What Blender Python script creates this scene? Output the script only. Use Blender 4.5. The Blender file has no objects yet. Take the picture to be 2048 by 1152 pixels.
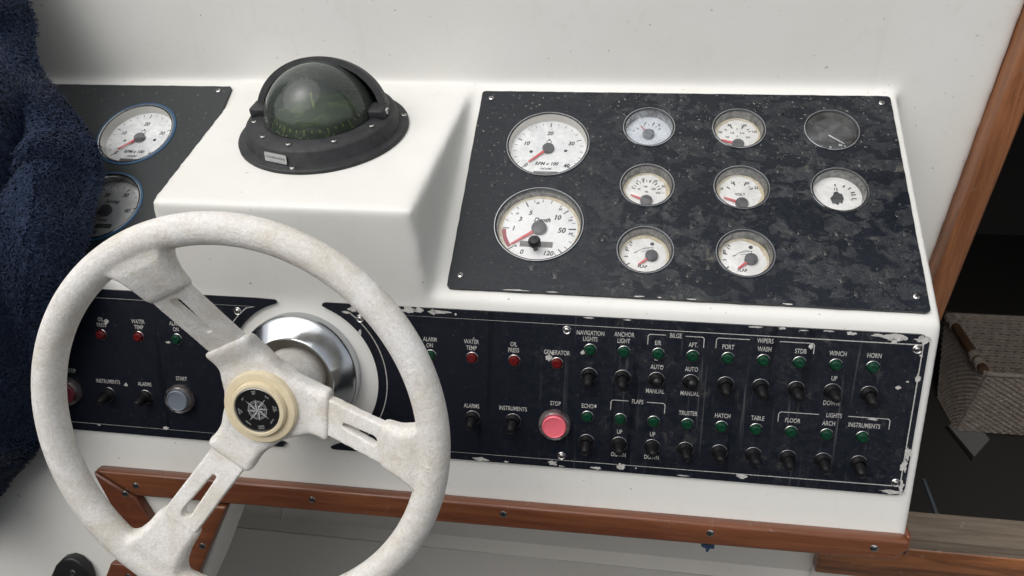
import bpy, bmesh, math, random
import numpy as np
from mathutils import Vector, Matrix
from mathutils.geometry import tessellate_polygon
random.seed(7); rng = np.random.default_rng(11)
R_ = math.radians; PI = math.pi
S = bpy.context.scene; C = S.collection
# ------------------------------------------------------------------ camera, sky, sun, exposure
cam = bpy.data.cameras.new('camera'); co = bpy.data.objects.new('camera', cam); C.objects.link(co)
M = Matrix(((0.98873381, -0.05022083, 0.14100826, 0), (0.14716627, 0.49822226, -0.85446865, 0), (-0.02734132, 0.8655937, 0.5, 0), (0, 0, 0, 1)))
co.matrix_world = M
cam.sensor_width = 36; cam.lens = 26.09; cam.clip_start = .02; cam.clip_end = 500
S.camera = co
w = bpy.data.worlds.new('World'); S.world = w; w.use_nodes = True
SUN_EL, SUN_AZ = 57, 222            # azimuth clockwise from +Y
nt = w.node_tree; bg = nt.nodes['Background']
sky = nt.nodes.new('ShaderNodeTexSky'); sky.sky_type = 'NISHITA'; sky.sun_disc = False
sky.sun_elevation = R_(SUN_EL); sky.sun_rotation = R_(SUN_AZ); sky.air_density = 1.0; sky.dust_density = 4.0; sky.ozone_density = 1.0
hs = nt.nodes.new('ShaderNodeHueSaturation'); hs.inputs['Saturation'].default_value = .22
nt.links.new(sky.outputs[0], hs.inputs['Color']); nt.links.new(hs.outputs[0], bg.inputs['Color'])
bg.inputs['Strength'].default_value = .15
sl = bpy.data.lights.new('sun', 'SUN'); sl.energy = .95; sl.angle = R_(70); sl.color = (1, .97, .92)
so = bpy.data.objects.new('sun', sl); C.objects.link(so)
sd = Vector((math.sin(R_(SUN_AZ)) * math.cos(R_(SUN_EL)), math.cos(R_(SUN_AZ)) * math.cos(R_(SUN_EL)), math.sin(R_(SUN_EL))))
so.rotation_euler = sd.to_track_quat('Z', 'Y').to_euler()
S.view_settings.view_transform = 'Standard'; S.view_settings.look = 'None'; S.view_settings.gamma = 1
S.view_settings.exposure = 0.18
S.cycles.max_bounces = 10; S.cycles.transparent_max_bounces = 16
# ------------------------------------------------------------------ frames (metres): U = sloping upper dash, L = lower dash face, P = compass pod top
def frame(o, v, n):
    return Matrix(((1, 0, 0, o[0]), (0, v[0], n[0], o[1]), (0, v[1], n[1], o[2]), (0, 0, 0, 1)))
FU = frame((0, .69985829, -.28729374), (.87053933, .49209885), (-.49209885, .87053933))
FL = frame((0, .58192762, -.35395764), (.25591689, .96669879), (-.96669879, .25591689))
ca, sa = math.cos(R_(9.9)), math.sin(R_(9.9))
FP = frame((-.3102, .7147, -.24), (ca, sa), (-sa, ca))
AXX, AXY = -308.3, -85.8
FW = FL @ Matrix.Translation((AXX / 1000, AXY / 1000, .1295))       # wheel: rim centre, normal out of the dash
def at(F, x, y, h=0): return F @ Matrix.Translation((x / 1000, y / 1000, h / 1000))
# ------------------------------------------------------------------ materials
def N(nt, t, **k):
    n = nt.nodes.new(t)
    for a, b in k.items():
        if a in n.inputs.keys(): n.inputs[a].default_value = b
        else: setattr(n, a, b)
    return n
def mat(name, col, rough=.5, metal=0, spec=.5, coat=0, sheen=0, trans=0, ior=1.45, emit=None, sss=0):
    m = bpy.data.materials.new(name); m.use_nodes = True
    b = m.node_tree.nodes['Principled BSDF']
    b.inputs['Base Color'].default_value = (*col, 1); b.inputs['Roughness'].default_value = rough
    b.inputs['Metallic'].default_value = metal; b.inputs['Specular IOR Level'].default_value = spec
    b.inputs['Coat Weight'].default_value = coat; b.inputs['Coat Roughness'].default_value = .08
    b.inputs['Sheen Weight'].default_value = sheen; b.inputs['Transmission Weight'].default_value = trans; b.inputs['IOR'].default_value = ior
    m.diffuse_color = (*col, 1)
    return m
def coords(nt, per_obj=False, scale=(1, 1, 1), rot=(0, 0, 0)):
    tc = N(nt, 'ShaderNodeTexCoord'); mp = N(nt, 'ShaderNodeMapping'); mp.inputs['Scale'].default_value = scale; mp.inputs['Rotation'].default_value = rot
    nt.links.new(tc.outputs['Object'], mp.inputs['Vector'])
    if per_obj:
        oi = N(nt, 'ShaderNodeObjectInfo'); ml = N(nt, 'ShaderNodeMath', operation='MULTIPLY'); ml.inputs[1].default_value = 37
        nt.links.new(oi.outputs['Random'], ml.inputs[0]); nt.links.new(ml.outputs[0], mp.inputs['Location'])
    return mp.outputs[0]
def noise(nt, vec, scale, detail=4, rough=.6, dist=0, lo=.4, hi=.6, kind='noise'):
    if kind == 'noise':
        n = N(nt, 'ShaderNodeTexNoise'); n.inputs['Scale'].default_value = scale; n.inputs['Detail'].default_value = detail; n.inputs['Roughness'].default_value = rough; n.inputs['Distortion'].default_value = dist
        o = n.outputs['Fac']
    else:
        n = N(nt, 'ShaderNodeTexVoronoi'); n.inputs['Scale'].default_value = scale; o = n.outputs['Distance']
    nt.links.new(vec, n.inputs['Vector'])
    r = N(nt, 'ShaderNodeMapRange'); r.inputs['From Min'].default_value = lo; r.inputs['From Max'].default_value = hi
    nt.links.new(o, r.inputs['Value']); return r.outputs[0]
def mix(nt, fac, a, b):
    m = N(nt, 'ShaderNodeMix', data_type='RGBA')
    for i, v in ((6, a), (7, b)):
        if isinstance(v, tuple): m.inputs[i].default_value = (*v, 1)
        else: nt.links.new(v, m.inputs[i])
    if isinstance(fac, (int, float)): m.inputs[0].default_value = fac
    else: nt.links.new(fac, m.inputs[0])
    return m.outputs[2]
def mul(nt, a, b, op='MULTIPLY'):
    m = N(nt, 'ShaderNodeMath', operation=op)
    for i, v in ((0, a), (1, b)):
        if isinstance(v, (int, float)): m.inputs[i].default_value = v
        else: nt.links.new(v, m.inputs[i])
    return m.outputs[0]
def setc(m, col): m.node_tree.links.new(col, m.node_tree.nodes['Principled BSDF'].inputs['Base Color'])
def setr(m, r): m.node_tree.links.new(r, m.node_tree.nodes['Principled BSDF'].inputs['Roughness'])
def bump(m, h, strength=.3, dist=.001):
    nt = m.node_tree; b = N(nt, 'ShaderNodeBump'); b.inputs['Strength'].default_value = strength; b.inputs['Distance'].default_value = dist
    nt.links.new(h, b.inputs['Height']); nt.links.new(b.outputs[0], nt.nodes['Principled BSDF'].inputs['Normal'])

def gelcoat(name, base, dirt=1.0):
    m = mat(name, base, .38, spec=.45); nt = m.node_tree; v = coords(nt)
    c = mix(nt, noise(nt, v, 7, 4, .6, 0, .35, .75), base, tuple(x * y for x, y in zip(base, (.955, .95, .93))))
    c = mix(nt, mul(nt, noise(nt, v, 38, 7, .75, .6, .55, .78), .17 * dirt), c, (.42, .38, .30))
    st = noise(nt, coords(nt, scale=(60, 60, 3.0)), 1, 4, .6, 0, .62, .8)                      # rain runs
    c = mix(nt, mul(nt, st, .16 * dirt), c, (.55, .52, .44))
    c = mix(nt, mul(nt, noise(nt, v, 3.1, 4, .65, .4, .5, .8), .30 * dirt), c, (.66, .62, .51))
    sc_ = noise(nt, coords(nt, scale=(14, 90, 40), rot=(.3, .2, .6)), 1, 6, .75, .6, .68, .73); c = mix(nt, mul(nt, sc_, .34 * dirt), c, (.36, .34, .30))
    sp = noise(nt, v, 190, 2, .5, 0, .745, .78)                                               # specks
    c = mix(nt, mul(nt, sp, .75 * dirt), c, (.20, .18, .15))
    setc(m, c); setr(m, noise(nt, v, 30, 4, .6, 0, -.35, 1.9)); bump(m, noise(nt, v, 400, 3, .6, 0, 0, 1), .06, .0006)
    return m
GEL = gelcoat('white_gelcoat', (.74, .735, .70))
GEL2 = gelcoat('white_gelcoat_wall', (.69, .685, .655), .7)
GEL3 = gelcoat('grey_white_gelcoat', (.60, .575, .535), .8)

def worn_white():
    m = mat('worn_white_plastic', (.7, .68, .64), .62, spec=.35); nt = m.node_tree; v = coords(nt)
    big = noise(nt, v, 20, 7, .74, .8, .42, .68); fine = noise(nt, v, 420, 5, .85, .5, .42, .62)
    c = mix(nt, mul(nt, big, .95), (.88, .865, .84), (.68, .625, .53))
    c = mix(nt, mul(nt, fine, .42), c, (.56, .53, .475))
    c = mix(nt, mul(nt, noise(nt, v, 120, 8, .85, 1.0, .54, .64), .6), c, (.90, .89, .865))
    c = mix(nt, mul(nt, noise(nt, v, 70, 8, .9, 1.2, .56, .66), .55), c, (.50, .475, .43))
    c = mix(nt, mul(nt, noise(nt, v, 36, 8, .9, 1.6, .60, .69), .6), c, (.38, .365, .325))
    c = mix(nt, mul(nt, noise(nt, v, 600, 3, .6, 0, .62, .70), .55), c, (.34, .33, .30))
    setc(m, c); h = mul(nt, mul(nt, fine, .5), noise(nt, v, 120, 5, .7, .8, .3, .7), 'ADD'); bump(m, h, .6, .0008); return m
WORN = worn_white()

def panel_mat(name, base, dust, amount, wet, scale=1.0, streak=0):
    m = mat(name, base, .3, spec=.38); nt = m.node_tree; v = coords(nt)
    sx = N(nt, 'ShaderNodeSeparateXYZ'); nt.links.new(v, sx.inputs[0])
    side = N(nt, 'ShaderNodeMapRange'); side.inputs['From Min'].default_value = -.14; side.inputs['From Max'].default_value = .02; nt.links.new(sx.outputs[0], side.inputs['Value'])
    topm = N(nt, 'ShaderNodeMapRange'); topm.inputs['From Min'].default_value = -.02; topm.inputs['From Max'].default_value = .09; nt.links.new(sx.outputs[1], topm.inputs['Value'])
    zone = mul(nt, noise(nt, v, 9, 3, .6, .3, .30, .62), side.outputs[0])                # weathered more towards one end
    blot = noise(nt, coords(nt, scale=(1, 1.5, 1)), 42 * scale, 5, .6, .5, .48, .535)      # wet blotches with a hard outline
    blot2 = noise(nt, coords(nt, scale=(1, 1.4, 1)), 17 * scale, 3, .5, .3, .56, .60)
    blot = mul(nt, mul(nt, blot, blot2, 'MAXIMUM'), wet)
    d1 = noise(nt, v, 130, 7, .78, .5, .36, .66); d2 = noise(nt, v, 700, 4, .7, 0, .38, .70)
    du = mul(nt, mul(nt, d1, d2), mul(nt, mul(nt, zone, 1.0), .14, 'ADD'))
    dry = mul(nt, 1.0, mul(nt, mul(nt, blot, side.outputs[0]), .85), 'SUBTRACT')
    du = mul(nt, mul(nt, du, amount), dry)
    c = mix(nt, du, base, dust)
    sp = mul(nt, noise(nt, v, 260, 3, .55, .2, .66, .70), mul(nt, mul(nt, topm.outputs[0], .75), .2, 'ADD'))
    c = mix(nt, mul(nt, sp, amount), c, (.30, .28, .24))                                    # lint and grit
    tan = mul(nt, mul(nt, noise(nt, v, 48, 7, .8, .6, .57, .70), zone), amount * .9)
    c = mix(nt, mul(nt, tan, dry), c, (.17, .16, .13))
    if streak:
        fl = noise(nt, coords(nt, scale=(420, 170, 1)), 1, 3, .6, .2, .70, .76); c = mix(nt, mul(nt, mul(nt, fl, zone), .8), c, (.26, .26, .25))
        sk = noise(nt, coords(nt, scale=(260, 7, 1)), 1, 4, .65, .15, .60, .72); c = mix(nt, mul(nt, mul(nt, sk, streak), side.outputs[0]), c, (.12, .12, .125))
        sk2 = noise(nt, coords(nt, scale=(75, 4, 1), rot=(0, 0, .12)), 1, 3, .5, .1, .62, .66); c = mix(nt, mul(nt, sk2, .6), c, (.002, .0022, .0045))
    setc(m, c)
    r = mul(nt, mul(nt, dry, .22), mul(nt, d1, .10), 'ADD'); setr(m, mul(nt, r, .14, 'ADD'))
    h = mul(nt, mul(nt, blot, .8), mul(nt, d2, .12), 'ADD'); bump(m, h, .22, .0004)
    return m
PAN = panel_mat('weathered_black_acrylic', (.0055, .0080, .0130), (.118, .122, .122), 1.0, 1.0)
PANL = panel_mat('faded_black_acrylic', (.022, .026, .028), (.085, .09, .088), .6, .4)
CTL = panel_mat('navy_black_acrylic', (.0055, .0072, .0135), (.075, .078, .085), .5, .2, 1.0, .5)
CTLE = mat('black_edge', (.008, .008, .009), .4)
CHIP = mat('bare_chipped_layer', (.46, .45, .43), .6); nt_ = CHIP.node_tree
setc(CHIP, mix(nt_, noise(nt_, coords(nt_), 180, 5, .7, .4, .35, .65), (.55, .54, .51), (.34, .33, .31)))
INK = mat('engraved_grey_lettering', (.50, .495, .46), .6); nt_ = INK.node_tree
setc(INK, mix(nt_, noise(nt_, coords(nt_), 500, 4, .7, 0, .45, .7), (.46, .455, .425), (.20, .20, .19)))
CHROME = mat('chrome', (.50, .52, .54), .09, 1); nt_ = CHROME.node_tree
setr(CHROME, noise(nt_, coords(nt_), 60, 5, .7, 0, .1, 3.0))
STEEL = mat('stainless_screw', (.55, .54, .52), .24, 1)
CROSS = mat('screw_recess', (.02, .02, .02), .6)
def dial_mat(name, base, cloud, stain, amt):
    m = mat(name, base, .5, spec=.3); nt = m.node_tree; v = coords(nt, True)
    c = mix(nt, mul(nt, noise(nt, v, 70, 5, .7, .8, .40, .66), amt), base, cloud)
    c = mix(nt, mul(nt, noise(nt, v, 160, 5, .75, 1.5, .60, .70), amt * .8), c, stain)
    c = mix(nt, mul(nt, noise(nt, v, 600, 3, .6, 0, .70, .76), .5), c, (.3, .3, .29)); setc(m, c); return m
DIAL = dial_mat('white_dial', (.86, .87, .87), (.60, .62, .63), (.36, .36, .35), .8)
DIALW = dial_mat('water_stained_dial', (.86, .855, .84), (.70, .69, .66), (.50, .42, .30), .8)
DIALC = dial_mat('clean_white_dial', (.88, .885, .885), (.72, .73, .73), (.55, .55, .54), .4)
DIALB = dial_mat('black_dial', (.030, .033, .034), (.055, .06, .06), (.09, .09, .085), .8)
CREAM = mat('yellowed_dial_ring', (.66, .57, .40), .55); nt_ = CREAM.node_tree
setc(CREAM, mix(nt_, noise(nt_, coords(nt_, True), 110, 5, .7, .6, .4, .7), (.72, .65, .49), (.52, .41, .24)))
CUPW = mat('cream_gauge_wall', (.60, .575, .53), .4)
CUPG = mat('grey_gauge_wall', (.16, .165, .165), .25); nt_ = CUPG.node_tree
setc(CUPG, mix(nt_, noise(nt_, coords(nt_, True), 130, 5, .7, .6, .42, .72), (.10, .105, .105), (.36, .355, .34)))
BLUE = mat('blue_gasket', (.022, .075, .15), .4)
BLK = mat('black_plastic', (.014, .014, .015), .42)
RUB = mat('black_rubber', (.0065, .0065, .0075), .40, spec=.4)
MARK = mat('black_print', (.016, .016, .018), .6)
GREYP = mat('grey_hub', (.045, .046, .05), .45)
RED = mat('red_needle', (.60, .045, .05), .5); REDA = mat('dark_red_arc', (.30, .02, .035), .5)
WHITEN = mat('white_needle', (.72, .73, .72), .5)
LCD = mat('dark_grey_display', (.085, .085, .08), .3)
GRN = mat('green_lens', (.0035, .036, .017), .3, spec=.4, coat=.3); REDL = mat('red_lens', (.10, .006, .007), .3, spec=.4, coat=.3)
PINK = mat('faded_red_button', (.80, .15, .19), .42, coat=.3); REDB = mat('dark_red_button', (.13, .018, .026), .4)
GREYB = mat('blue_grey_button', (.15, .18, .21), .4, coat=.2)
CREAMP = mat('yellowed_cream_plastic', (.72, .62, .43), .4, spec=.4); nt_ = CREAMP.node_tree
setc(CREAMP, mix(nt_, noise(nt_, coords(nt_), 70, 5, .7, .3, .35, .75), (.75, .66, .47), (.66, .55, .36)))
BEIGE = mat('beige_collar_lining', (.50, .46, .40), .5)
def glass(name, tint, gl=.12, rough=.02, mist=0.0, mcol=(.6, .62, .62)):
    m = bpy.data.materials.new(name); m.use_nodes = True; nt = m.node_tree; nt.nodes.clear()
    out = N(nt, 'ShaderNodeOutputMaterial'); t = N(nt, 'ShaderNodeBsdfTransparent'); t.inputs[0].default_value = (*tint, 1)
    g = N(nt, 'ShaderNodeBsdfGlossy'); g.inputs['Roughness'].default_value = rough
    fr = N(nt, 'ShaderNodeFresnel'); fr.inputs[0].default_value = 1.45
    ms = N(nt, 'ShaderNodeMixShader'); nt.links.new(mul(nt, fr.outputs[0], gl / .12, 'MULTIPLY'), ms.inputs[0]); nt.links.new(t.outputs[0], ms.inputs[1]); nt.links.new(g.outputs[0], ms.inputs[2])
    last = ms
    if mist:
        d = N(nt, 'ShaderNodeBsdfDiffuse'); d.inputs[0].default_value = (*mcol, 1)
        v = coords(nt, True); f = mul(nt, noise(nt, v, 60, 5, .7, .8, .38, .7), mist) if mist > 0 else mul(nt, mul(nt, noise(nt, v, 25, 4, .6, .2, .3, .7), .12), -mist, 'ADD')
        m2 = N(nt, 'ShaderNodeMixShader'); nt.links.new(f, m2.inputs[0]); nt.links.new(ms.outputs[0], m2.inputs[1]); nt.links.new(d.outputs[0], m2.inputs[2]); last = m2
    nt.links.new(last.outputs[0], out.inputs[0]); return m
GLASS = glass('gauge_glass', (.98, .985, .985), .22, .03, .10, (.75, .76, .76))
GLASSF = glass('fogged_gauge_glass', (.86, .89, .92), .12, .05, .5, (.55, .58, .63))
DOME = glass('tinted_compass_glass', (.62, .68, .50), .20, .04, -.12, (.20, .235, .21))
CLEAR = glass('clear_plastic_ring', (.70, .69, .69), .22, .1, .45, (.30, .27, .27))
WATER = mat('rain_water', (1, 1, 1), .02, trans=1, ior=1.33)
def wood(name, a, b, scale=1.0, rot=(0, 0, 0), rough=.35, grain=(5, 90, 90), dirt=.3):
    m = mat(name, a, rough, spec=.5, coat=.25); nt = m.node_tree; v = coords(nt, scale=grain, rot=rot)
    c = mix(nt, noise(nt, v, 1.2 * scale, 6, .65, .8, .32, .68), a, b)
    c = mix(nt, mul(nt, noise(nt, coords(nt, scale=tuple(g * 4 for g in grain), rot=rot), 1.5 * scale, 4, .7, .2, .55, .72), .7), c, tuple(x * .35 for x in a))
    c = mix(nt, mul(nt, noise(nt, coords(nt), 60, 6, .7, .5, .62, .75), dirt), c, (.30, .26, .21)); setc(m, c)
    bump(m, noise(nt, coords(nt, scale=tuple(g * 4 for g in grain), rot=rot), 1.5, 4, .7, .2, .3, .7), .2, .0006); return m
TEAK = wood('varnished_teak', (.21, .075, .033), (.105, .033, .016), dirt=.45)
TEAKD = wood('dark_varnished_teak', (.15, .048, .022), (.085, .026, .013), rot=(0, 0, 0))
TEAKV = wood('upright_teak', (.30, .122, .052), (.14, .050, .022), grain=(90, 90, 5))
TEAKS = wood('weathered_teak_sill', (.33, .125, .045), (.085, .03, .014), dirt=.6, grain=(6, 60, 60))
GREYW = wood('bare_grey_timber', (.23, .185, .14), (.12, .092, .066), rough=.8, dirt=.9)
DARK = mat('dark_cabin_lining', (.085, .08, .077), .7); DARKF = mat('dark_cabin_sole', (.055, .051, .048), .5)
WICK = mat('wicker', (.30, .25, .205), .75); nt_ = WICK.node_tree
setc(WICK, mix(nt_, noise(nt_, coords(nt_), 70, 5, .7, 0, .35, .7), (.50, .43, .37), (.29, .24, .20)))
CANE = mat('brown_cane', (.11, .062, .034), .5); WHT = mat('white_board', (.25, .25, .245), .5)
NAVYB = mat('dark_blue_gasket', (.012, .028, .05), .3); NAVY = mat('blue_plastic', (.02, .035, .075), .4)
TOWEL = mat('navy_terry_cloth', (.012, .019, .04), .95, spec=.1, sheen=.06); nt_ = TOWEL.node_tree
setc(TOWEL, mix(nt_, noise(nt_, coords(nt_), 45, 5, .7, .3, .3, .7), (.017, .026, .052), (.031, .045, .083)))
FABL = mat('silver_foil_label', (.52, .53, .53), .32, .7)
CBODY = mat('sun_faded_black_plastic', (.024, .025, .027), .55, spec=.4); nt_ = CBODY.node_tree
setc(CBODY, mix(nt_, noise(nt_, coords(nt_), 60, 6, .7, .6, .38, .7), (.020, .021, .023), (.042, .042, .044)))
CGRN = mat('compass_card_green', (.016, .036, .017), .6); nt_ = CGRN.node_tree
setc(CGRN, mix(nt_, noise(nt_, coords(nt_), 90, 4, .6, .3, .48, .70), (.024, .046, .026), (.12, .165, .06))); CYEL = mat('pale_green_print', (.55, .62, .22), .6)

# ------------------------------------------------------------------ mesh helpers (millimetres in, metres out)
class MB:
    def __init__(s): s.v = []; s.f = []; s.m = []; s.cur = 0
    def add(s, vs, fs):
        o = len(s.v); s.v += [tuple(p) for p in vs]; s.f += [tuple(i + o for i in f) for f in fs]; s.m += [s.cur] * len(fs); return s
    def hexa(s, b, t):      # bottom quad (ccw seen from above), top quad
        return s.add(list(b) + list(t), [(3, 2, 1, 0), (4, 5, 6, 7), (0, 1, 5, 4), (1, 2, 6, 5), (2, 3, 7, 6), (3, 0, 4, 7)])
    def box(s, x0, x1, y0, y1, z0, z1):
        return s.hexa([(x0, y0, z0), (x1, y0, z0), (x1, y1, z0), (x0, y1, z0)], [(x0, y0, z1), (x1, y0, z1), (x1, y1, z1), (x0, y1, z1)])
    def prism(s, poly, z0, z1, holes=()):
        loops = [list(poly)] + [list(h) for h in holes]; flat = [p for l in loops for p in l]; n = len(flat)
        tr = tessellate_polygon([[Vector((p[0], p[1], 0)) for p in l] for l in loops])
        fs = []
        for t in tr:
            a, b, c = (flat[i] for i in t)
            if (b[0] - a[0]) * (c[1] - a[1]) - (b[1] - a[1]) * (c[0] - a[0]) < 0: t = (t[0], t[2], t[1])
            fs.append(tuple(i + n for i in t)); fs.append((t[2], t[1], t[0]))
        o = 0
        for k, l in enumerate(loops):
            m = len(l); ar = sum(l[i][0] * l[(i + 1) % m][1] - l[(i + 1) % m][0] * l[i][1] for i in range(m))
            for i in range(m):
                a, b = o + i, o + (i + 1) % m; q = (a, b, b + n, a + n)
                fs.append(q if (ar > 0) == (k == 0) else q[::-1])
            o += m
        return s.add([(p[0], p[1], z0) for p in flat] + [(p[0], p[1], z1) for p in flat], fs)
    def lathe(s, prof, n=48, c=(0, 0), sy=1.0):     # profile of (r, z), outside going up
        o = []; fs = []; k = len(prof)
        for r, z in prof:
            for i in range(n): a = 2 * PI * i / n; o.append((c[0] + r * math.cos(a), c[1] + r * sy * math.sin(a), z))
        for j in range(k - 1):
            for i in range(n):
                a, b = j * n + i, j * n + (i + 1) % n; fs.append((a, b, b + n, a + n))
        return s.add(o, fs)
    def disc(s, r, z, n=48, c=(0, 0)): return s.add([(c[0] + r * math.cos(2 * PI * i / n), c[1] + r * math.sin(2 * PI * i / n), z) for i in range(n)], [tuple(range(n))])
    def ring(s, r0, r1, z, n=48, a0=0, a1=360):
        st = n if a1 - a0 < 360 else n
        vs = []; fs = []
        for i in range(st + 1):
            a = R_(a0 + (a1 - a0) * i / st); vs += [(r0 * math.cos(a), r0 * math.sin(a), z), (r1 * math.cos(a), r1 * math.sin(a), z)]
        for i in range(st): fs.append((2 * i, 2 * i + 1, 2 * i + 3, 2 * i + 2))
        return s.add(vs, fs)
    def tube(s, pts, r, n=10, closed=False):
        pts = [Vector(p) for p in pts]; rs = r if isinstance(r, (list, tuple)) else [r] * len(pts); k = len(pts); vs = []; fs = []
        ref = None
        for i, p in enumerate(pts):
            t = (pts[(i + 1) % k if closed else min(i + 1, k - 1)] - pts[(i - 1) % k if closed else max(i - 1, 0)]).normalized()
            if ref is None: ref = t.orthogonal().normalized()
            a = (ref - t * ref.dot(t)).normalized(); ref = a; b = t.cross(a)
            for j in range(n): q = 2 * PI * j / n; vs.append(p + (a * math.cos(q) + b * math.sin(q)) * rs[i])
        for i in range(k if closed else k - 1):
            for j in range(n):
                a, b = i * n + j, i * n + (j + 1) % n; c, d = ((i + 1) % k) * n + j, ((i + 1) % k) * n + (j + 1) % n; fs.append((a, b, d, c))
        if not closed: fs += [tuple(range(n))[::-1], tuple(range((k - 1) * n, k * n))]
        return s.add(vs, fs)
    def stroke(s, pts, w, z, closed=False):          # flat line of width w on the plane z
        p = [Vector((a, b)) for a, b in pts]; k = len(p); L = []
        for i in range(k):
            a = p[(i - 1) % k] if closed or i else p[i]; b = p[(i + 1) % k] if closed or i < k - 1 else p[i]
            d0 = (p[i] - a).normalized() if (p[i] - a).length else (b - p[i]).normalized(); d1 = (b - p[i]).normalized() if (b - p[i]).length else d0
            t = (d0 + d1).normalized(); nn = Vector((-t.y, t.x)); sc = w / 2 / max(.5, nn.dot(Vector((-d1.y, d1.x))))
            L += [p[i] + nn * sc, p[i] - nn * sc]
        fs = [(2 * i + 1, 2 * ((i + 1) % k) + 1, 2 * ((i + 1) % k), 2 * i) for i in range(k if closed else k - 1)]
        return s.add([(q.x, q.y, z) for q in L], fs)
    def mesh(s, name, mats, smooth=False, sc=.001):
        me = bpy.data.meshes.new(name); me.from_pydata([(a * sc, b * sc, c * sc) for a, b, c in s.v], [], s.f); 
        for m in (mats if isinstance(mats, (list, tuple)) else [mats]): me.materials.append(m)
        me.polygons.foreach_set('material_index', s.m)
        if smooth:
            me.polygons.foreach_set('use_smooth', [True] * len(me.polygons))
            try: me.set_sharp_from_angle(angle=R_(38))
            except Exception: pass
        me.update(); return me
def link(name, data, parent=None, mtx=None):
    o = bpy.data.objects.new(name, data); C.objects.link(o)
    if parent is not None: o.parent = parent
    if mtx is not None:
        if parent is None: o.matrix_world = mtx
        else: o.matrix_local = mtx
    return o
def tag(o, label=None, cat=None, group=None, kind=None):
    for k, v in (('label', label), ('category', cat), ('group', group), ('kind', kind)):
        if v: o[k] = v
    return o
def thing(name, mtx, label, cat, group=None): return tag(link(name, None, None, mtx), label, cat, group)
def circle(cx, cy, r, n=48): return [(cx + r * math.cos(2 * PI * i / n), cy + r * math.sin(2 * PI * i / n)) for i in range(n)]
def rrect(x0, x1, y0, y1, r, n=5):
    o = []
    for cx, cy, a in ((x1 - r, y1 - r, 0), (x0 + r, y1 - r, 90), (x0 + r, y0 + r, 180), (x1 - r, y0 + r, 270)):
        o += [(cx + r * math.cos(R_(a + 90 * i / n)), cy + r * math.sin(R_(a + 90 * i / n))) for i in range(n + 1)]
    return o
_tc = {}
def text_mesh(t, h, mat_, k=1.0, shear=0, width=None, bold=0):
    """flat lettering: capitals h mm high, natural width times k (or exactly width mm), centred on the origin"""
    key = (t, h, mat_.name, k, shear, width, bold)
    if key in _tc: return _tc[key]
    cu = bpy.data.curves.new('lettering', 'FONT'); cu.body = t; cu.align_x = 'CENTER'; cu.align_y = 'CENTER'; cu.size = 1; cu.shear = shear; cu.resolution_u = 3; cu.offset = bold
    ob = bpy.data.objects.new('tmp', cu); C.objects.link(ob)
    dg = bpy.context.evaluated_depsgraph_get(); me = bpy.data.meshes.new_from_object(ob.evaluated_get(dg)); bpy.data.objects.remove(ob); 
    n = len(me.vertices); a = np.zeros(n * 3); me.vertices.foreach_get('co', a); a = a.reshape(-1, 3)
    mn, mx = a.min(0), a.max(0); a -= (mn + mx) / 2
    sy = h / .73 / 1000; 
    if len(t) and t[0] in '.-+/': pass
    sx = sy * k if width is None else width / 1000 / (mx[0] - mn[0])
    a[:, 0] *= sx; a[:, 1] *= sy; a[:, 2] = 0; me.vertices.foreach_set('co', a.ravel()); me.materials.clear(); me.materials.append(mat_); me.update(); me.name = 'lettering'
    _tc[key] = me; return me
def put_text(parent, t, x, y, h, z, mat_, k=1.0, rot=0, shear=0, width=None, bold=0):
    return link('lettering', text_mesh(t, h, mat_, k, shear, width, bold), parent, Matrix.Translation((x / 1000, y / 1000, z / 1000)) @ Matrix.Rotation(R_(rot), 4, 'Z'))
def evaluated(mb, mods, mtx=None, sc=.001, mats=()):
    me0 = mb.mesh('tmp', [], sc=sc); ob = bpy.data.objects.new('tmp', me0); C.objects.link(ob)
    for kind, kw in mods:
        m = ob.modifiers.new('m', kind)
        for a, b in kw.items(): setattr(m, a, b)
    dg = bpy.context.evaluated_depsgraph_get(); me = bpy.data.meshes.new_from_object(ob.evaluated_get(dg)); bpy.data.objects.remove(ob)
    me.polygons.foreach_set('use_smooth', [True] * len(me.polygons))
    me.materials.clear()
    for m in mats: me.materials.append(m)
    me.update(); return me
def remesh(mb, vox, it, mats, sc=.001, fac=.5):
    return evaluated(mb, [('REMESH', dict(mode='VOXEL', voxel_size=vox * sc, use_smooth_shade=True)), ('SMOOTH', dict(factor=fac, iterations=it))], sc=sc, mats=mats)

# ------------------------------------------------------------------ the moulding: dash body, compass pod, bulkhead (built as solids, fused and softened)
def W(F, x, y, h=0): v = F @ Vector((x / 1000, y / 1000, h / 1000)); return v * 1000
def extrude(mb, prof, x0, x1):      # profile of (Y, Z) mm, listed ccw seen from +X
    k = len(prof); vs = [(x0, a, b) for a, b in prof] + [(x1, a, b) for a, b in prof]
    fs = [(i, (i + 1) % k, k + (i + 1) % k, k + i) for i in range(k)]
    tr = tessellate_polygon([[Vector((a, b, 0)) for a, b in prof]])
    for t in tr:
        a, b, c = (prof[i] for i in t)
        if (b[0] - a[0]) * (c[1] - a[1]) - (b[1] - a[1]) * (c[0] - a[0]) < 0: t = (t[0], t[2], t[1])
        fs += [tuple(i + k for i in t), (t[2], t[1], t[0])]
    fs = [f[::-1] if len(f) == 4 else f for f in fs]
    mb.add(vs, [f for f in fs]); return mb
def yz(F, y, h): v = W(F, 0, y, h); return (v.y, v.z)
hU, hL = -3.6, -2.8
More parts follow.
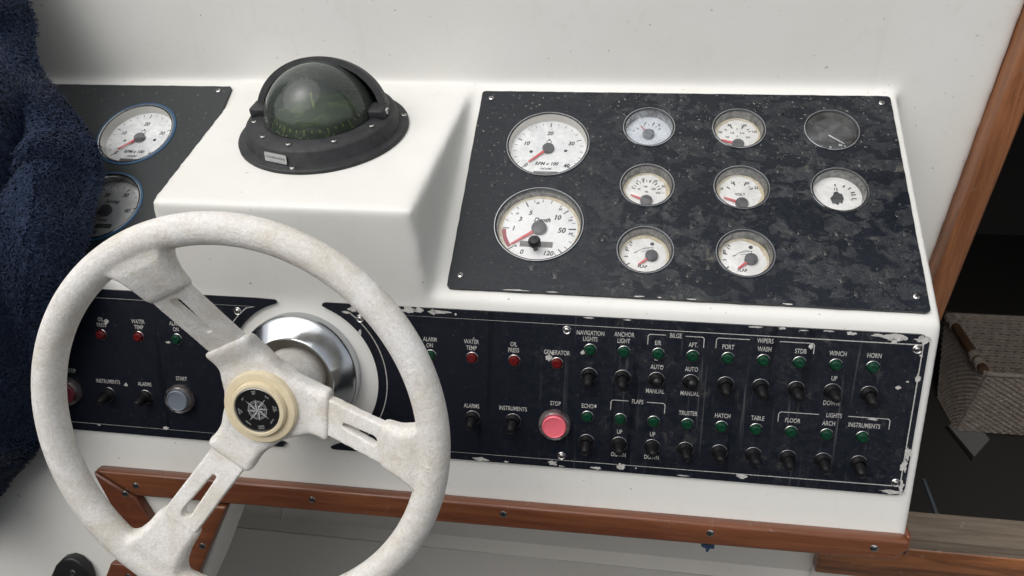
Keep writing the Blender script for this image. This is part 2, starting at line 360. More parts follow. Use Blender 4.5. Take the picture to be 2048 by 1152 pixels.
# corner where the two faces meet
pU0, pU1 = Vector(yz(FU, -100, hU)), Vector(yz(FU, 100, hU)); pL0, pL1 = Vector(yz(FL, -100, hL)), Vector(yz(FL, 0, hL))
from mathutils.geometry import intersect_line_line_2d, intersect_line_line
def isec(a, b, c, d):
    r, s_ = b - a, d - c; t = ((c - a).x * s_.y - (c - a).y * s_.x) / (r.x * s_.y - r.y * s_.x); return a + r * t
lip = isec(pU0, pU1, pL0, pL1)
foot = yz(FL, -226, hL); foot_in = yz(FL, -226, -90)
back = [(905, -216), (905, -600)]
ledge = yz(FU, 139, hU)
full = [tuple(foot), foot_in, (905, -600), (905, ledge[1]), ledge, tuple(lip)]
notch = [tuple(foot), foot_in, (905, -600), (905, ledge[1]), ledge, yz(FU, 118, hU), yz(FU, 118, hU - 34), yz(FU, -112, hU - 34), yz(FU, -112, hU), tuple(lip)]
mb = MB()
extrude(mb, full[::-1], -960, -880); extrude(mb, notch[::-1], -882, -472); extrude(mb, full[::-1], -474, -146); extrude(mb, notch[::-1], -148, 256); extrude(mb, full[::-1], 254, 280)
# lower left apron in the plane of the face
ap = [(-960, -200), (-960, -520), (-530, -520), (-441, -345), (-396, -240), (-396, -200)]
a0 = MB().prism(ap[::-1][::-1] if True else ap, -60, hL)
mb.add([W(FL, *p) for p in a0.v], a0.f)
# pod
t0 = [(-434, 577, -264.2), (-182, 577, -264.2), (-171.5, 850, -216.5), (-456, 850, -216.5)]
t0 = [(x, y, -240 + (y - 714.7) * math.tan(R_(9.9))) for x, y, z in t0]
b0 = [(-447, 584, -420), (-170, 584, -420), (-170, 850, -420), (-447, 850, -420)]
mb.hexa(b0, t0)
# bulkhead above and beside the dash, its doorway edge leaning a little
mb.hexa([(-1500, 829, -780), (340, 829, -780), (340, 930, -780), (-1500, 930, -780)], [(-1500, 829, 620), (428, 829, 620), (428, 930, 620), (-1500, 930, 620)])
me = remesh(mb, 2.3, 64, [GEL])
bm = bmesh.new(); bm.from_mesh(me)
wall_f = [f for f in bm.faces if (c := f.calc_center_median()) and (c.y > .8235 and (c.z > -.19 or c.x > .30))]
bw = bm.copy(); bw.faces.ensure_lookup_table()
idx = {f.index for f in wall_f}
bmesh.ops.delete(bw, geom=[f for f in bw.faces if f.index not in idx], context='FACES')
bmesh.ops.delete(bm, geom=wall_f, context='FACES')
# drop what only the fused back and underside hide
bmesh.ops.delete(bm, geom=[f for f in bm.faces if f.calc_center_median().y > .925], context='FACES')
mc = bpy.data.meshes.new('helm_console'); bm.to_mesh(mc); mc.materials.append(GEL)
mw = bpy.data.meshes.new('bulkhead'); bw.to_mesh(mw); mw.materials.append(GEL); bm.free(); bw.free()
for m_ in (mc, mw): m_.polygons.foreach_set('use_smooth', [True] * len(m_.polygons))
tag(link('helm_console', mc), 'white moulded helm console with raised compass pod and sloping instrument faces', 'console')
tag(link('bulkhead', mw), 'plain off-white bulkhead wall rising behind the console', 'wall')

# recess under the dash, sole, cabin beyond the doorway
mb = MB(); extrude(mb, [(700, -560), (742, -640), (748, -752), (741, -760), (741, -862), (725, -872), (722, -1100), (700, -1250), (760, -1250), (760, -560)], -640, 282)
extrude(mb, [(741, -846), (741, -862), (725, -872), (722, -1100), (700, -1250), (760, -1250), (760, -846)], 282.2, 1300)
me = evaluated(mb, [('BEVEL', dict(width=.006, segments=3, limit_method='ANGLE', angle_limit=.2))], mats=[GEL3]); tag(link('recess_wall', me), 'grey-white wall of the knee recess under the console', 'wall')
mb = MB().box(-2500, 2500, -2500, 720, -1262, -1252); tag(link('cockpit_floor', mb.mesh('cockpit_floor', mat('grey_deck', (.22, .215, .20), .7))), kind='structure')
mb = MB().box(-1500, 450, -900, -780, -1255, -180); mb.box(-1500, -1400, -782, 700, -1255, -150); mb.box(448, 1700, -900, -780, -1255, -500); mb.box(-900, 100, -560, -300, -1255, -60)  # unseen dark blocks added behind and beside the camera to hold back low light
tag(link('light_blocker', mb.mesh('light_blocker', mat('dark_blocker', (.05, .055, .07), .9))), kind='structure')
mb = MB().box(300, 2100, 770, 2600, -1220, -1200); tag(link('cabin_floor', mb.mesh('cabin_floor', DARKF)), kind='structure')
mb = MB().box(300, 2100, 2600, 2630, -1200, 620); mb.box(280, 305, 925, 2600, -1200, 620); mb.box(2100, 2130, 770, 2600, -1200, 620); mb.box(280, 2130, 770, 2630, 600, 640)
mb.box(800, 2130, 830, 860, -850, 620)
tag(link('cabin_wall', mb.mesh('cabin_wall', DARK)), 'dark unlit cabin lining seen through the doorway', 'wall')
mb = MB().hexa([(678, 1307, -1199), (684, 1310, -1199), (678, 1186, -1199), (671, 1188, -1199)], [(678, 1307, -1194), (684, 1310, -1194), (678, 1186, -1194), (671, 1188, -1194)])
tag(link('floor_strip', mb.mesh('floor_strip', GREYB)), 'thin grey strip on the dark cabin floor beside the basket', 'strip')

# ------------------------------------------------------------------ screws
def screw_mesh(r=3.1, washer=0):
    mb = MB()
    if washer: mb.lathe([(washer, 0), (washer, .5), (washer * .86, 1.1), (r * 1.05, .7)], 24)
    mb.lathe([(r, 0), (r, .5), (r * .9, 1.2), (r * .55, 1.75), (0.01, 1.9)], 24)
    mb.cur = 1
    for a in (18, 108):
        c, s_ = math.cos(R_(a)), math.sin(R_(a)); l, t = r * .62, r * .17
        q = [(l * c - t * s_, l * s_ + t * c), (-l * c - t * s_, -l * s_ + t * c), (-l * c + t * s_, -l * s_ - t * c), (l * c + t * s_, l * s_ - t * c)]
        mb.hexa([(x, y, 1.2) for x, y in q], [(x, y, 1.96) for x, y in q])
    return mb.mesh('screw', [STEEL, CROSS], True)
SCREW = screw_mesh(3.0); SCREWW = screw_mesh(2.5, 4.1); SCREWT = screw_mesh(3.9)
def screw(parent, x, y, z, me=None, rot=0, name='screw'): return link(name, me or SCREW, parent, Matrix.Translation((x / 1000, y / 1000, z / 1000)) @ Matrix.Rotation(R_(rot), 4, 'Z'))
def blob(cx, cy, w_, h_, n=18, rough=.62):
    ph = random.random() * 6; return [(cx + w_ / 2 * math.cos(2 * PI * i / n) * (1 + rough * (random.random() - .5) * 1.4), cy + h_ / 2 * math.sin(2 * PI * i / n) * (1 + rough * (random.random() - .5) * 1.4)) for i in range(n)]

# ------------------------------------------------------------------ upper instrument panels
GA = [(-80.4, 55.5), (-80.1, -47.7), (23.8, 81.2), (115.2, 81.6), (206.5, 82.0), (23.6, 4.0), (115.0, 4.8), (206.6, 5.4), (23.7, -73.2), (115.5, -72.4)]
def wob(poly, a=.5, step=9):
    o = []
    for i in range(len(poly)):
        p, q = Vector(poly[i]), Vector(poly[(i + 1) % len(poly)]); k = max(1, int((q - p).length / step))
        for j in range(k):
            r = p.lerp(q, j / k); o.append((r.x + random.uniform(-a, a) * .5, r.y + random.uniform(-a, a) * .5))
    return o
def inst_panel(outline, holes, m, label):
    p = thing('instrument_panel', FU, label, 'panel', 'sloping black instrument panels')
    mb = MB().prism(wob(outline), -3.4, 0, holes); link('plate', mb.mesh('plate', m), p); return p
pr = inst_panel(rrect(-160.3, 269, -125.2, 130.6, 4), [circle(x, y, 41.5 if i < 2 else 25.2) for i, (x, y) in enumerate(GA)], PAN,
                'large weathered black panel with ten round dials, spotted with rain')
for i, (x, y) in enumerate(((-148.9, 119.1), (259, 120), (-148.9, -111.2), (258.8, -110.4))): screw(pr, x, y, 0, rot=random.random() * 90)
for x, w_, h_ in ((-95, 22, 1.6), (-60, 12, 1.2), (20, 9, 1.3), (38, 5, 1.2), (66, 10, 1.4), (150, 8, 1.2)):
    link('paint_chip', MB().prism(blob(x, -124.2, w_, h_, 10), -.2, .12).mesh('paint_chip', CHIP), pr)
GLP = [(-553, 57), (-553, -46)]
plft = inst_panel(rrect(-890, -460.5, -125.2, 132.5, 3), [circle(x, y, 41.5) for x, y in GLP], PANL, 'faded black panel half hidden behind the blue towel')
screw(plft, -474.9, 124.8, 0); screw(plft, -474, -112, 0)

# gauges -------------------------------------------------------------
def gauge_bits(Rr, dep):
    rin = Rr - 2.6
    bez = MB().lathe([(Rr, .05), (Rr, 1.2), (Rr - .35, 1.6), (Rr - .9, 1.6), (Rr - 1.15, 1.1), (Rr - 1.2, .1)], 72)
    lip_ = MB().lathe([(Rr - 1.15, .6), (rin + .5, .3), (rin, .5)], 72)
    cup = MB().lathe([(rin, .5), (rin - .4, -dep * .5), (rin - 1.0, -dep - .3)], 72)
    back_ = MB().lathe([(rin - .9, -dep - 1.2), (rin + .2, -dep), (rin + .2, -3.2)], 48).disc(rin - .9, -dep - 1.2)
    gl = MB().lathe([(rin - .1, .2), (rin * .8, .75), (rin * .5, 1.05), (.01, 1.2)], 48)
    return bez, cup, back_, gl, lip_
_gb = {}
def gauge(F, x, y, Rr, dep, label, dial, cup, ticks=(), nums=(), needle=None, hub=(0, 0, 5), needle_mat=None, ring=None, extra=None, glass_=None, i_blue=False, gasket=0, bez_mat=None, group='round dials in the black instrument panels'):
    g = thing('gauge', at(F, x, y), label, 'gauge', group)
    key = (Rr, dep)
    b, c, bk, gl, lp_ = gauge_bits(Rr, dep); rin = Rr - 2.6
    link('bezel', b.mesh('bezel', bez_mat or CHROME, True), g)
    if gasket: link('gasket', MB().lathe([(Rr + gasket, 0.05), (Rr + gasket - .3, .9), (Rr - .1, 1.0)], 64).mesh('gasket', BLUE, True), g)
    link('lip', lp_.mesh('lip', NAVYB if i_blue else BLK, True), g); link('inner_wall', c.mesh('inner_wall', cup, True), g); link('case', bk.mesh('case', BLK, True), g)
    z = -dep
    d = link('dial', MB().disc(rin - 1.05, z, 64).mesh('dial', dial), g)
    if ring:
        pts0, pts1 = [], []
        for i in range(64):
            a = 2 * PI * i / 64; rr = ring * (1 + .012 * math.sin(3 * a + x)) + (.9 * math.sin(2 * a + y) + .5 * math.sin(7 * a + x) + .9 * (random.random() - .5)) * (dial is DIALW); pts0.append((rr * math.cos(a), rr * math.sin(a))); 
        link('dial_edge', MB().prism(circle(0, 0, rin - 1.2, 64), z + .02, z + .5, [pts0]).mesh('dial_edge', CREAM), d)
    z += .12
    if ticks:
        t = MB()
        for a, r0, r1, w_ in ticks:
            c_, s_ = math.cos(R_(a)), math.sin(R_(a)); t.stroke([(hub[3] + r0 * c_ if len(hub) > 3 else r0 * c_, (hub[4] if len(hub) > 3 else 0) + r0 * s_), ((hub[3] if len(hub) > 3 else 0) + r1 * c_, (hub[4] if len(hub) > 3 else 0) + r1 * s_)], w_, z)
        link('tick_marks', t.mesh('tick_marks', WHITEN if dial is DIALB else MARK), d)
    for n_ in nums:
        t, tx, ty, th = n_[:4]; put_text(d, t, tx, ty, th * 1.12, z, WHITEN if dial is DIALB else (n_[5] if len(n_) > 5 else MARK), .92, 0, n_[4] if len(n_) > 4 else 0, bold=.035)
    if extra: extra(g, d, z)
    hx, hy, hr = hub[:3]
    if needle:
        a, ln, wd = needle; c_, s_ = math.cos(R_(a)), math.sin(R_(a))
        q = [(hx - s_ * wd / 2, hy + c_ * wd / 2), (hx + s_ * wd / 2, hy - c_ * wd / 2), (hx + ln * c_ + s_ * wd * .2, hy + ln * s_ - c_ * wd * .2), (hx + ln * c_ - s_ * wd * .2, hy + ln * s_ + c_ * wd * .2)]
        link('needle', MB().prism(q, z + 1.6, z + 2.3).mesh('needle', needle_mat or RED), g)
    if hr: link('hub', MB().lathe([(hr, z + .1), (hr, z + 3.4), (hr * .9, z + 4.0), (.01, z + 4.1)], 32, (hx, hy)).mesh('hub', GREYP, True), g)
    link('glass', gl.mesh('glass', glass_ or GLASS, True), g)
    return g
def scale(a0, a1, n, major, r, l0, l1, w0=.6, w1=1.1):
    return [(a0 + (a1 - a0) * i / n, r - (l1 if i % major == 0 else l0), r, w1 if i % major == 0 else w0) for i in range(n + 1)]
def dots(pts, r, m=MARK):
    def f(g, d, z):
        for x, y in pts: link('dot', MB().disc(r, z, 16, (x, y)).mesh('dot', m), d)
    return f
def tach_extra(g, d, z):
    link('hour_window', MB().prism(rrect(-13, 13, -33.5, -30, .6), z, z + .2).mesh('hour_window', LCD), d)
    link('dot', MB().disc(1.9, z, 16, (-18, -3.5)).mesh('dot', MARK), d); link('dot', MB().disc(1.9, z, 16, (18.5, -1.5)).mesh('dot', MARK), d)
    ic = MB(); ic.stroke(circle(0, 10.2, 2.4, 16), .7, z, True); ic.stroke([(-3, 7.4), (3, 7.4)], .8, z); ic.disc(1.0, z + .01, 10, (0, 13.6)); link('icon', ic.mesh('icon', MARK), d)
tnums = [('0', -21.5, -21.5, 4.4, .25), ('10', -23.5, 8.0, 4.6, .2), ('20', 0, 22.5, 4.6, .2), ('30', 24, 9.0, 4.6, .2), ('40', 21, -21.5, 4.4, .2), ('RPM x 100', 0, -19.5, 3.9, .25), ('HOURS', 0, -26.3, 2.4, .25)]
tt = scale(225, -45, 20, 5, 37, 3.2, 5.6)
gauge(FU, *GA[0], 43.8, 9, 'tachometer with silver rim, red needle at zero, above the depth dial', DIAL, CUPW, tt, tnums, (225, 27, 3.2), (0, 0, 6.2), extra=tach_extra)
gauge(FU, *GLP[0], 43.8, 9, 'tachometer ringed in blue beside the navy towel', DIAL, CUPW, tt, tnums, (222, 27, 3.6), (0, 0, 6.2), extra=tach_extra, gasket=3.0)
def sum_extra(g, d, z):
    link('display_window', MB().prism(rrect(-16, 14, -22, -16.5, .6), z, z + .3).mesh('display_window', LCD), d)
gauge(FU, *GLP[1], 43.8, 10, 'speed log dial ringed in blue, partly covered by the navy towel', DIALW, CUPG, scale(225, -45, 20, 4, 35, 3, 5), [('10', -22, 9, 4.6, .2), ('20', -8, 22, 4.6, .2), ('30', 14, 22.5, 4.6, .2), ('40', 24, 2, 4.6, .2), ('Sumlog', 2, 13, 4, .35), ('0', -22, -18, 4.4, .2), ('KNOTS', 0, -12, 2.4, 0), ('1000', -4, -28, 3, .2)], (205, 26, 3), (0, 0, 7), extra=sum_extra, gasket=2.4)
def depth_extra(g, d, z):
    link('red_arc', MB().ring(33.0, 37, z + .02, 20, 182, 219).mesh('red_arc', REDA), d)
    link('display_window', MB().prism(rrect(-17.5, 15, -21.5, -15, .5), z, z + .3).mesh('display_window', LCD), d)
    link('set_knob', MB().lathe([(2.4, z), (2.4, z + 9), (5.4, z + 9.3), (6.2, z + 11), (6.0, z + 15), (4.6, z + 17), (.01, z + 17.4)], 28, (-1.5, -24)).mesh('set_knob', BLK, True), g)
dt = [(180, 30, 36.5, 1.2), (164, 33, 36.5, .7), (149, 33, 36.5, .7), (134, 33, 36.5, .7), (117, 30, 36.5, 1.3), (103, 33, 36.5, .7), (89, 33, 36.5, .7), (74, 33, 36.5, .7), (56, 33, 36.5, .7), (41, 30, 36.5, 1.3), (27, 33, 36.5, .7), (14, 33, 36.5, .7), (2, 29, 36.5, 1.5), (-11, 33, 36.5, .7), (-24, 33, 36.5, .7), (-37, 33, 36.5, .7), (-48, 31, 36.5, 1.2), (-58, 33, 36.5, .7), (222, 32, 38, 1.3)]
gauge(FU, *GA[1], 44.3, 9, 'depth sounder dial with yellowed edge and black knob through its glass', DIALC, CUPG, dt,
      [('1', -25.5, 0, 4.8, .2), ('3', -20, 11.5, 4.8, .2), ('5', -10.5, 19.5, 5, .2), ('10', 17.5, 15, 5, .2), ('50', 22.5, -.5, 5.4, .2), ('120', 12, -28, 4.8, .2), ('0', -14.5, -27.5, 4.8, .2), ('m', -21.5, -21, 3, .2), ('Depth', 2, 10.5, 4.6, .35), ('10', -24, 18, 2.4, .2, GREYP), ('20', -4.5, 32, 2.4, .2, GREYP), ('50', 19, 25, 2.4, .2, GREYP), ('100', 30, 12, 2.2, .2, GREYP), ('200', 31.5, -4, 2.2, .2, GREYP)],
      (218, 33, 3.6), (0, 0, 7.6), ring=37.6, extra=depth_extra)
sm = 27.0; DP = 9.5
gauge(FU, *GA[2], sm, DP, 'fogged small dial at the top, next to the tachometer, needle up left', DIALC, CUPG, [(150 - 20 * i, 11.5, 14.5 if i % 2 == 0 else 13.2, 1.2 if i % 2 == 0 else .7) for i in range(7)],
      [('0', -15.5, 3.5, 2.8), ('4', -3.5, 15, 2.8), ('6', 5.5, 15, 2.8), ('8', 11, 12, 2.8)], (125, 14, 3.0), (0, -2.5, 6.2), glass_=GLASSF)
gauge(FU, *GA[3], sm, DP, 'temperature dial reading 80 and 100 with yellowed upper edge', DIALW, CUPG, [(150, 12, 15, 1.2), (118, 10, 15, 1.4), (62, 10, 15, 1.4), (35, 12, 15, 1.0), (22, 12, 15, 1.0)],
      [('40', -17, 3.5, 2.6), ('80', -7.5, 13.5, 2.8), ('100', 7.5, 13.5, 2.8), ('120', 17.5, 5, 2.6), ('105', -10, -3, 2.0), ('175', -5, 2.5, 2.2), ('210', 5, 2.5, 2.2), ('250', 10.5, -3, 2.0), ('F', 0, -2, 2.2), ('C', 0, 8, 2)], (163, 18, 3.6), (0, -14, 6), ring=20.6)
gauge(FU, *GA[5], sm, DP, 'oil pressure dial numbered 5 to 30 with inner psi figures', DIALW, CUPG, [(165 - 15 * i, 11.5, 15, 1.3 if i % 2 == 0 else .7) for i in range(11)],
      [('1', -14.5, 5, 2.6), ('5', -9.5, 13, 2.6), ('10', -3.5, 15.5, 2.6), ('20', 9, 13.5, 2.6), ('30', 17, 7, 2.8), ('72', -7.5, 2.5, 2.1), ('145', -1, 6, 2.1), ('290', 7, 3, 2.2), ('435', 11.5, -1.5, 2.2), ('PSI', 0, -.5, 2)], (157, 17, 3), (0, -13, 6), ring=20.6)
gauge(FU, *GA[6], sm, DP, 'voltmeter dial marked 24 and 28 VOLT', DIALW, CUPG, [(148, 11, 15, 1.3), (114, 11, 15, 1.3), (66, 11, 15, 1.3), (42, 12, 14, .8), (30, 11, 15, 1.3), (90, 13, 14, .7)],
      [('18', -17.5, 5.5, 2.6), ('24', -6.5, 13.5, 2.8), ('28', 7.5, 13.5, 2.8), ('32', 16, 8, 2.8), ('VOLT', 0, -1, 2.8)], (160, 18, 3.2), (1, -13, 6), ring=20.6)
def flap_extra(g, d, z):
    link('dot', MB().disc(2.0, z, 16, (7, 13.5)).mesh('dot', GREYP), d)
    ic = MB(); ic.stroke([(-8, 3.5), (-3.5, 7), (8, 9.5), (7, 6.5), (-3, 4.6)], .5, z); ic.stroke([(-3, 7), (2, 9.8), (6, 9.2)], .4, z); ic.stroke([(-10, 2.8), (-7, 3.8)], 1.0, z); link('boat_icon', ic.mesh('boat_icon', GREYP), d)
def flap(i, label):
    gauge(FU, *GA[i], sm, DP, label, DIALW, CUPG, [(132, 18, 21, 1.2), (140, 16, 19.5, .9), (163, 15.5, 19.5, 1.2), (186, 15.5, 19.5, 1.2), (214, 16.5, 20.5, 1.3), (232, 19, 21, 1.0), (250, 20, 22, .8)],
          [('+', -15.5, 14, 2.4), ('0', -17.5, 7.5, 3.6), ('_', -18, 5.0, 2.2), ('FLAP', -1.5, -12.5, 3), ], (222, 16, 3.4), (6.5, -1, 6), ring=20.6, extra=flap_extra)
flap(8, 'trim flap dial directly under the oil pressure dial'); flap(9, 'trim flap dial directly under the voltmeter dial')
gauge(FU, *GA[4], sm, DP, 'dial with a black face and white needle in the upper right corner', DIALB, mat('dark_gauge_wall', (.03, .031, .032), .3), [(220 + 11 * i, 17.5, 21, 1.1 if i % 3 == 0 else .7) for i in range(10)],
      [('5', -8, -13.5, 2.4), ('0', 0, -14.2, 2.4), ('50', 10, -11, 2.4)], (-38, 18, 1.7), (-1, 0, 0), WHITEN)
def stain_extra(g, d, z):
    link('stain', MB().prism([(-5, -9), (-6.5, -3), (-3.5, 1), (-2.5, 4.5), (1, 5.5), (2, 3.5), (5, 2.5), (6, -3), (4, -9), (2, -7.5), (0, -11), (-2, -9.5)], z, z + .5).mesh('stain', GREYP), d)
gauge(FU, *GA[7], sm, DP, 'ruined dial marked 12 with a dark torn stain at its centre', DIALW, CUPG, [(92, 12, 15, 1.3), (58, 13, 16, 1.6), (38, 14, 18, 1.2), (18, 14, 18, 1.3), (8, 13.5, 18, 1.3), (-8, 14, 18, 1.2), (-16, 13, 15, 1)],
      [('12', 0, 8.5, 2.9)], None, (0, 0, 0), extra=stain_extra)

# ------------------------------------------------------------------ control panels on the lower face
def arc(cx, cy, r, a0, a1, n=28): return [(cx + r * math.cos(R_(a0 + (a1 - a0) * i / n)), cy + r * math.sin(R_(a0 + (a1 - a0) * i / n))) for i in range(n + 1)]
CX, CY, CR = -307, -91, 78.5
a_t = math.degrees(math.atan2(-20.5 - CY, -276 - CX)); 
out_r = [(-281, -13.2), (-278, -12.2)] + rrect(-270, 268.8, -166.5, -11.4, 8)[0:6][::-1]
out_r = [(-282.5, -15.4), (-281.5, -13), (-279, -12.2)] + [(x, y) for x, y in [(0, -11.6)] + [(260.8 + 8 * math.cos(R_(a)), -19.2 + 8 * math.sin(R_(a))) for a in (90, 67, 45, 22, 0)]] + [(260.8 + 8 * math.cos(R_(a)), -158.6 + 8 * math.sin(R_(a))) for a in (0, -22, -45, -67, -90)] + [(0, -166.8), (-277, -168.6), (-281, -168.0), (-282, -166.0)] + arc(CX, CY, CR, -69, 68, 36)
out_r = out_r[::-1]
cr = thing('control_panel', FL, 'long navy black switch panel with chipped edges and white lettering', 'panel', 'flat black control panels on the lower face')
link('plate', MB().prism(out_r, -2.6, 0).mesh('plate', CTL), cr)
out_l = [(-890, -12), (-350, -11.4), (-331, -12.2), (-329, -14), (-330, -16.5)] + arc(CX, CY, CR, 107, 253, 40) + [(-332, -167), (-334, -170.4), (-340, -170.6), (-890, -171)]
out_l = out_l[::-1]
cl = thing('control_panel', FL, 'black switch panel showing through the left side of the steering wheel', 'panel', 'flat black control panels on the lower face')
link('plate', MB().prism(out_l, -2.6, 0).mesh('plate', CTL), cl)
def line(p, pts, w_=.9, closed=False, name='border_line'): return link(name, MB().stroke(pts, w_, .14, closed).mesh(name, INK), p)
line(cr, [(-261, -20.4), (264, -20.4), (264, -157.2), (-258, -160.6)] + arc(CX, CY, CR + 9, -52, 54, 30), 1.0, True)
line(cl, [(-890, -20.6), (-352, -20.2)] + arc(CX, CY, CR + 9, 128, 232, 30) + [(-352, -161.3), (-890, -162.5)], 1.0)
for b in ([(29.6, -34.9), (29.5, -26.7), (31, -25), (45.5, -24.9)], [(63, -24.9), (78, -24.9), (79.4, -26.2), (79.5, -34.8)], [(90.2, -34.5), (90.2, -26.4), (91.6, -24.8), (119.2, -24.6)], [(144.9, -24.7), (173, -24.7), (174.5, -26.1), (174.6, -34.5)],
          [(-1, -102), (-.9, -93.6), (.7, -92.1), (15.1, -92.1)], [(32.4, -92), (47.5, -92), (49, -93.5), (49, -102)], [(151.1, -102), (151.1, -93.8), (152.6, -92.1), (186, -92)], [(211, -91.8), (245.2, -91.8), (246.8, -93.3), (246.9, -101.8)]):
    line(cr, b, .75, name='bracket_line')
TXT = [('ALARM', -175.5, -42.9), ('ON', -175.7, -49), ('WATER', -134.8, -42.7), ('TEMP', -134.9, -49), ('OIL', -94.2, -42.6), ('PRESS', -94.2, -48.6), ('GENERATOR', -53.3, -48.3), ('ALARMS', -135, -108.8), ('INSTRUMENTS', -94.2, -108.4), ('STOP', -53.3, -99.9), ('ECHO', -22.7, -100.1),
       ('NAVIGATION', -22.8, -27.1), ('LIGHTS', -22.8, -33), ('ANCHOR', 8.1, -26.7), ('LIGHT', 7.9, -32.9), ('BILGE', 54.2, -24.9), ('E/R', 38.9, -32.8), ('AFT.', 70.2, -32.7), ('AUTO', 39.3, -56.3), ('AUTO', 70.4, -56.3), ('MANUAL', 39.1, -80.3), ('MANUAL', 70.6, -80.3), ('PORT', 101.1, -32.6), ('FLAPS', 23.7, -92.1),
       ('UP', 8.6, -124.2), ('UP', 39.5, -124.2), ('DOWN', 8.7, -148.2), ('DOWN', 39.9, -148.2), ('TRUSTER', 70.6, -100.1), ('HATCH', 101.8, -100.1), ('TABLE', 133.1, -99.9), ('WIPERS', 132.5, -24.9), ('WASH', 132.5, -32.7), ('STDB', 163.6, -32.6), ('WINCH', 195.1, -32.7), ('HORN', 225.6, -32.6), ('UP', 194.9, -56.3), ('DOWN', 195.1, -80.2),
       ('LIGHTS', 199, -92), ('FLOOR', 164, -99.8), ('ARCH', 195.2, -100), ('INSTRUMENTS', 225.8, -99.7)]
KT = .68
for t, x, y in TXT: put_text(cr, t, x, y, 4.5, .16, INK, KT, bold=.014)
for t, x, y in [('OIL', -521.4, -43.2), ('PRESS', -521.4, -49.2), ('WATER', -479.8, -43.2), ('TEMP', -479.8, -49.2), ('ALARM', -438.9, -43), ('ON', -438.9, -49), ('INSTRUMENTS', -523, -111.6), ('ALARMS', -481.4, -111.6), ('START', -438.9, -102.4), ('STOP', -564, -102.4)]:
    put_text(cl, t, x, y, 4.5, .16, INK, KT, bold=.014)
for x, y in ((-44.8, -25.6), (-46, -154.5), (259.6, -24.7), (260, -154), (-244.3, -26.2)): screw(cr, x, y, 0, SCREWW, random.random() * 90)
screw(cl, -370.1, -26, 0, SCREWW, 30); screw(cl, -370, -157, 0, SCREWW, 30)
for x, y, w_, h_ in ((-196, -15, 14, 6.5), (-186, -14.5, 10, 5), (-166, -14.8, 20, 3.6), (-172, -15.5, 7, 5), (-150, -16.5, 2, 2), (-25, -12.6, 8, 1.6), (10, -12.6, 6, 1.3), (123, -12.4, 10, 1.8), (146, -12.4, 6, 2), (185, -12.5, 8, 1.3), (204, -13.5, 8, 3.2), (226, -13.5, 10, 3.2), (241, -14.8, 23, 5.5), (240, -18, 5, 5), (263, -15.5, 11, 7), (264, -51, 3.6, 8), (249, -61, 4.5, 3), (256, -55, 2, 1.5), (266, -124, 5, 13), (264.5, -137, 6, 11), (258, -163.6, 19, 4), (265, -157, 4.5, 10), (124, -160.5, 10, 4.5), (-126, -165.4, 15, 3.6), (-100, -166, 4, 1.6), (-54, -163.2, 8, 4.6), (-46, -165.6, 5, 1.2), (-12, -164.6, 9, 3.2), (11.5, -161.5, 8.5, 6.5), (26, -161, 1.6, 1.6), (70, -164.8, 12, 1.2), (-61, -53.6, 7, 6.2), (-57.5, -49.3, 3, 3.4), (-29, -46.8, 4, 4.2), (-251.5, -17, 8, 5), (-258, -20.8, 7, 2.6), (-245, -40, 3, 6), (263.5, -30, 3, 2.5), (164, -13, 6, 1.2), (-132.5, -39, 1.3, 1.3), (43, -55.2, 1.2, 1.6), (-15.4, -100, 2.2, 3.4), (232, -93, 9, 2.2), (171.8, -27.5, 4.4, 4.0), (38.5, -49.3, 4, 1.8)):
    link('paint_chip', MB().prism(blob(x, y, w_, h_), .02, .22).mesh('paint_chip', CHIP), cr)
for x, y, w_, h_ in ((-515, -45, 6, 3.5), (-516.5, -47.5, 3, 3), (-503, -114, 4, 4), (-463, -160, 6, 4), (-449, -63.5, 4.6, 2.4), (-541, -163, 3, 2)):
    link('paint_chip', MB().prism(blob(x, y, w_, h_), .02, .22).mesh('paint_chip', CHIP), cl)

# indicator lamps
lring = MB().lathe([(5.95, .03), (5.9, .5), (5.6, .7), (5.35, .3)], 32).mesh('ring', STEEL, True)
lbase = MB().lathe([(5.15, .02), (5.1, .5), (4.9, .9)], 28).mesh('seat', BLK, True)
def lens_mesh(m): return MB().lathe([(5.2, .1), (5.0, 1.2), (4.5, 2.8), (3.7, 3.9), (1.8, 4.3), (.9, 4.0), (.01, 4.05)], 28).mesh('lens', m, True)
LG, LR_ = lens_mesh(GRN), lens_mesh(REDL)
def lamp(x, y, lens, label):
    o = thing('indicator_lamp', at(FL, x, y), label, 'indicator lamp', 'small indicator lamps on the control panels'); link('ring', lring, o); link('seat', lbase, o); link('lens', lens, o); return o
X9 = [-22.5 + 31 * i for i in range(9)]
for x, n_ in zip(X9, ('the words NAVIGATION LIGHTS', 'the words ANCHOR LIGHT', 'the letters E/R', 'the word AFT', 'the word PORT', 'the word WASH', 'the word STDB', 'the word WINCH', 'the word HORN')): lamp(x, -43.4, LG, 'green lamp just below ' + n_)
for x, n_ in zip(X9, ('the word ECHO', 'the FLAPS bracket, above the UP nearest ECHO', 'the FLAPS bracket, above the UP nearest TRUSTER', 'the word TRUSTER', 'the word HATCH', 'the word TABLE', 'the word FLOOR', 'the word ARCH', 'the word INSTRUMENTS in the LIGHTS bracket')): lamp(x, -111, LG, 'green lamp just below ' + n_)
lamp(-175, -59.2, LG, 'green ALARM ON lamp half covered by the right side of the wheel rim'); lamp(-134.2, -58.9, LR_, 'red lamp under WATER TEMP, right of the steering wheel'); lamp(-93.6, -59, LR_, 'red lamp under OIL PRESS, right of the steering wheel'); lamp(-52.9, -58.9, LR_, 'red lamp under the word GENERATOR')
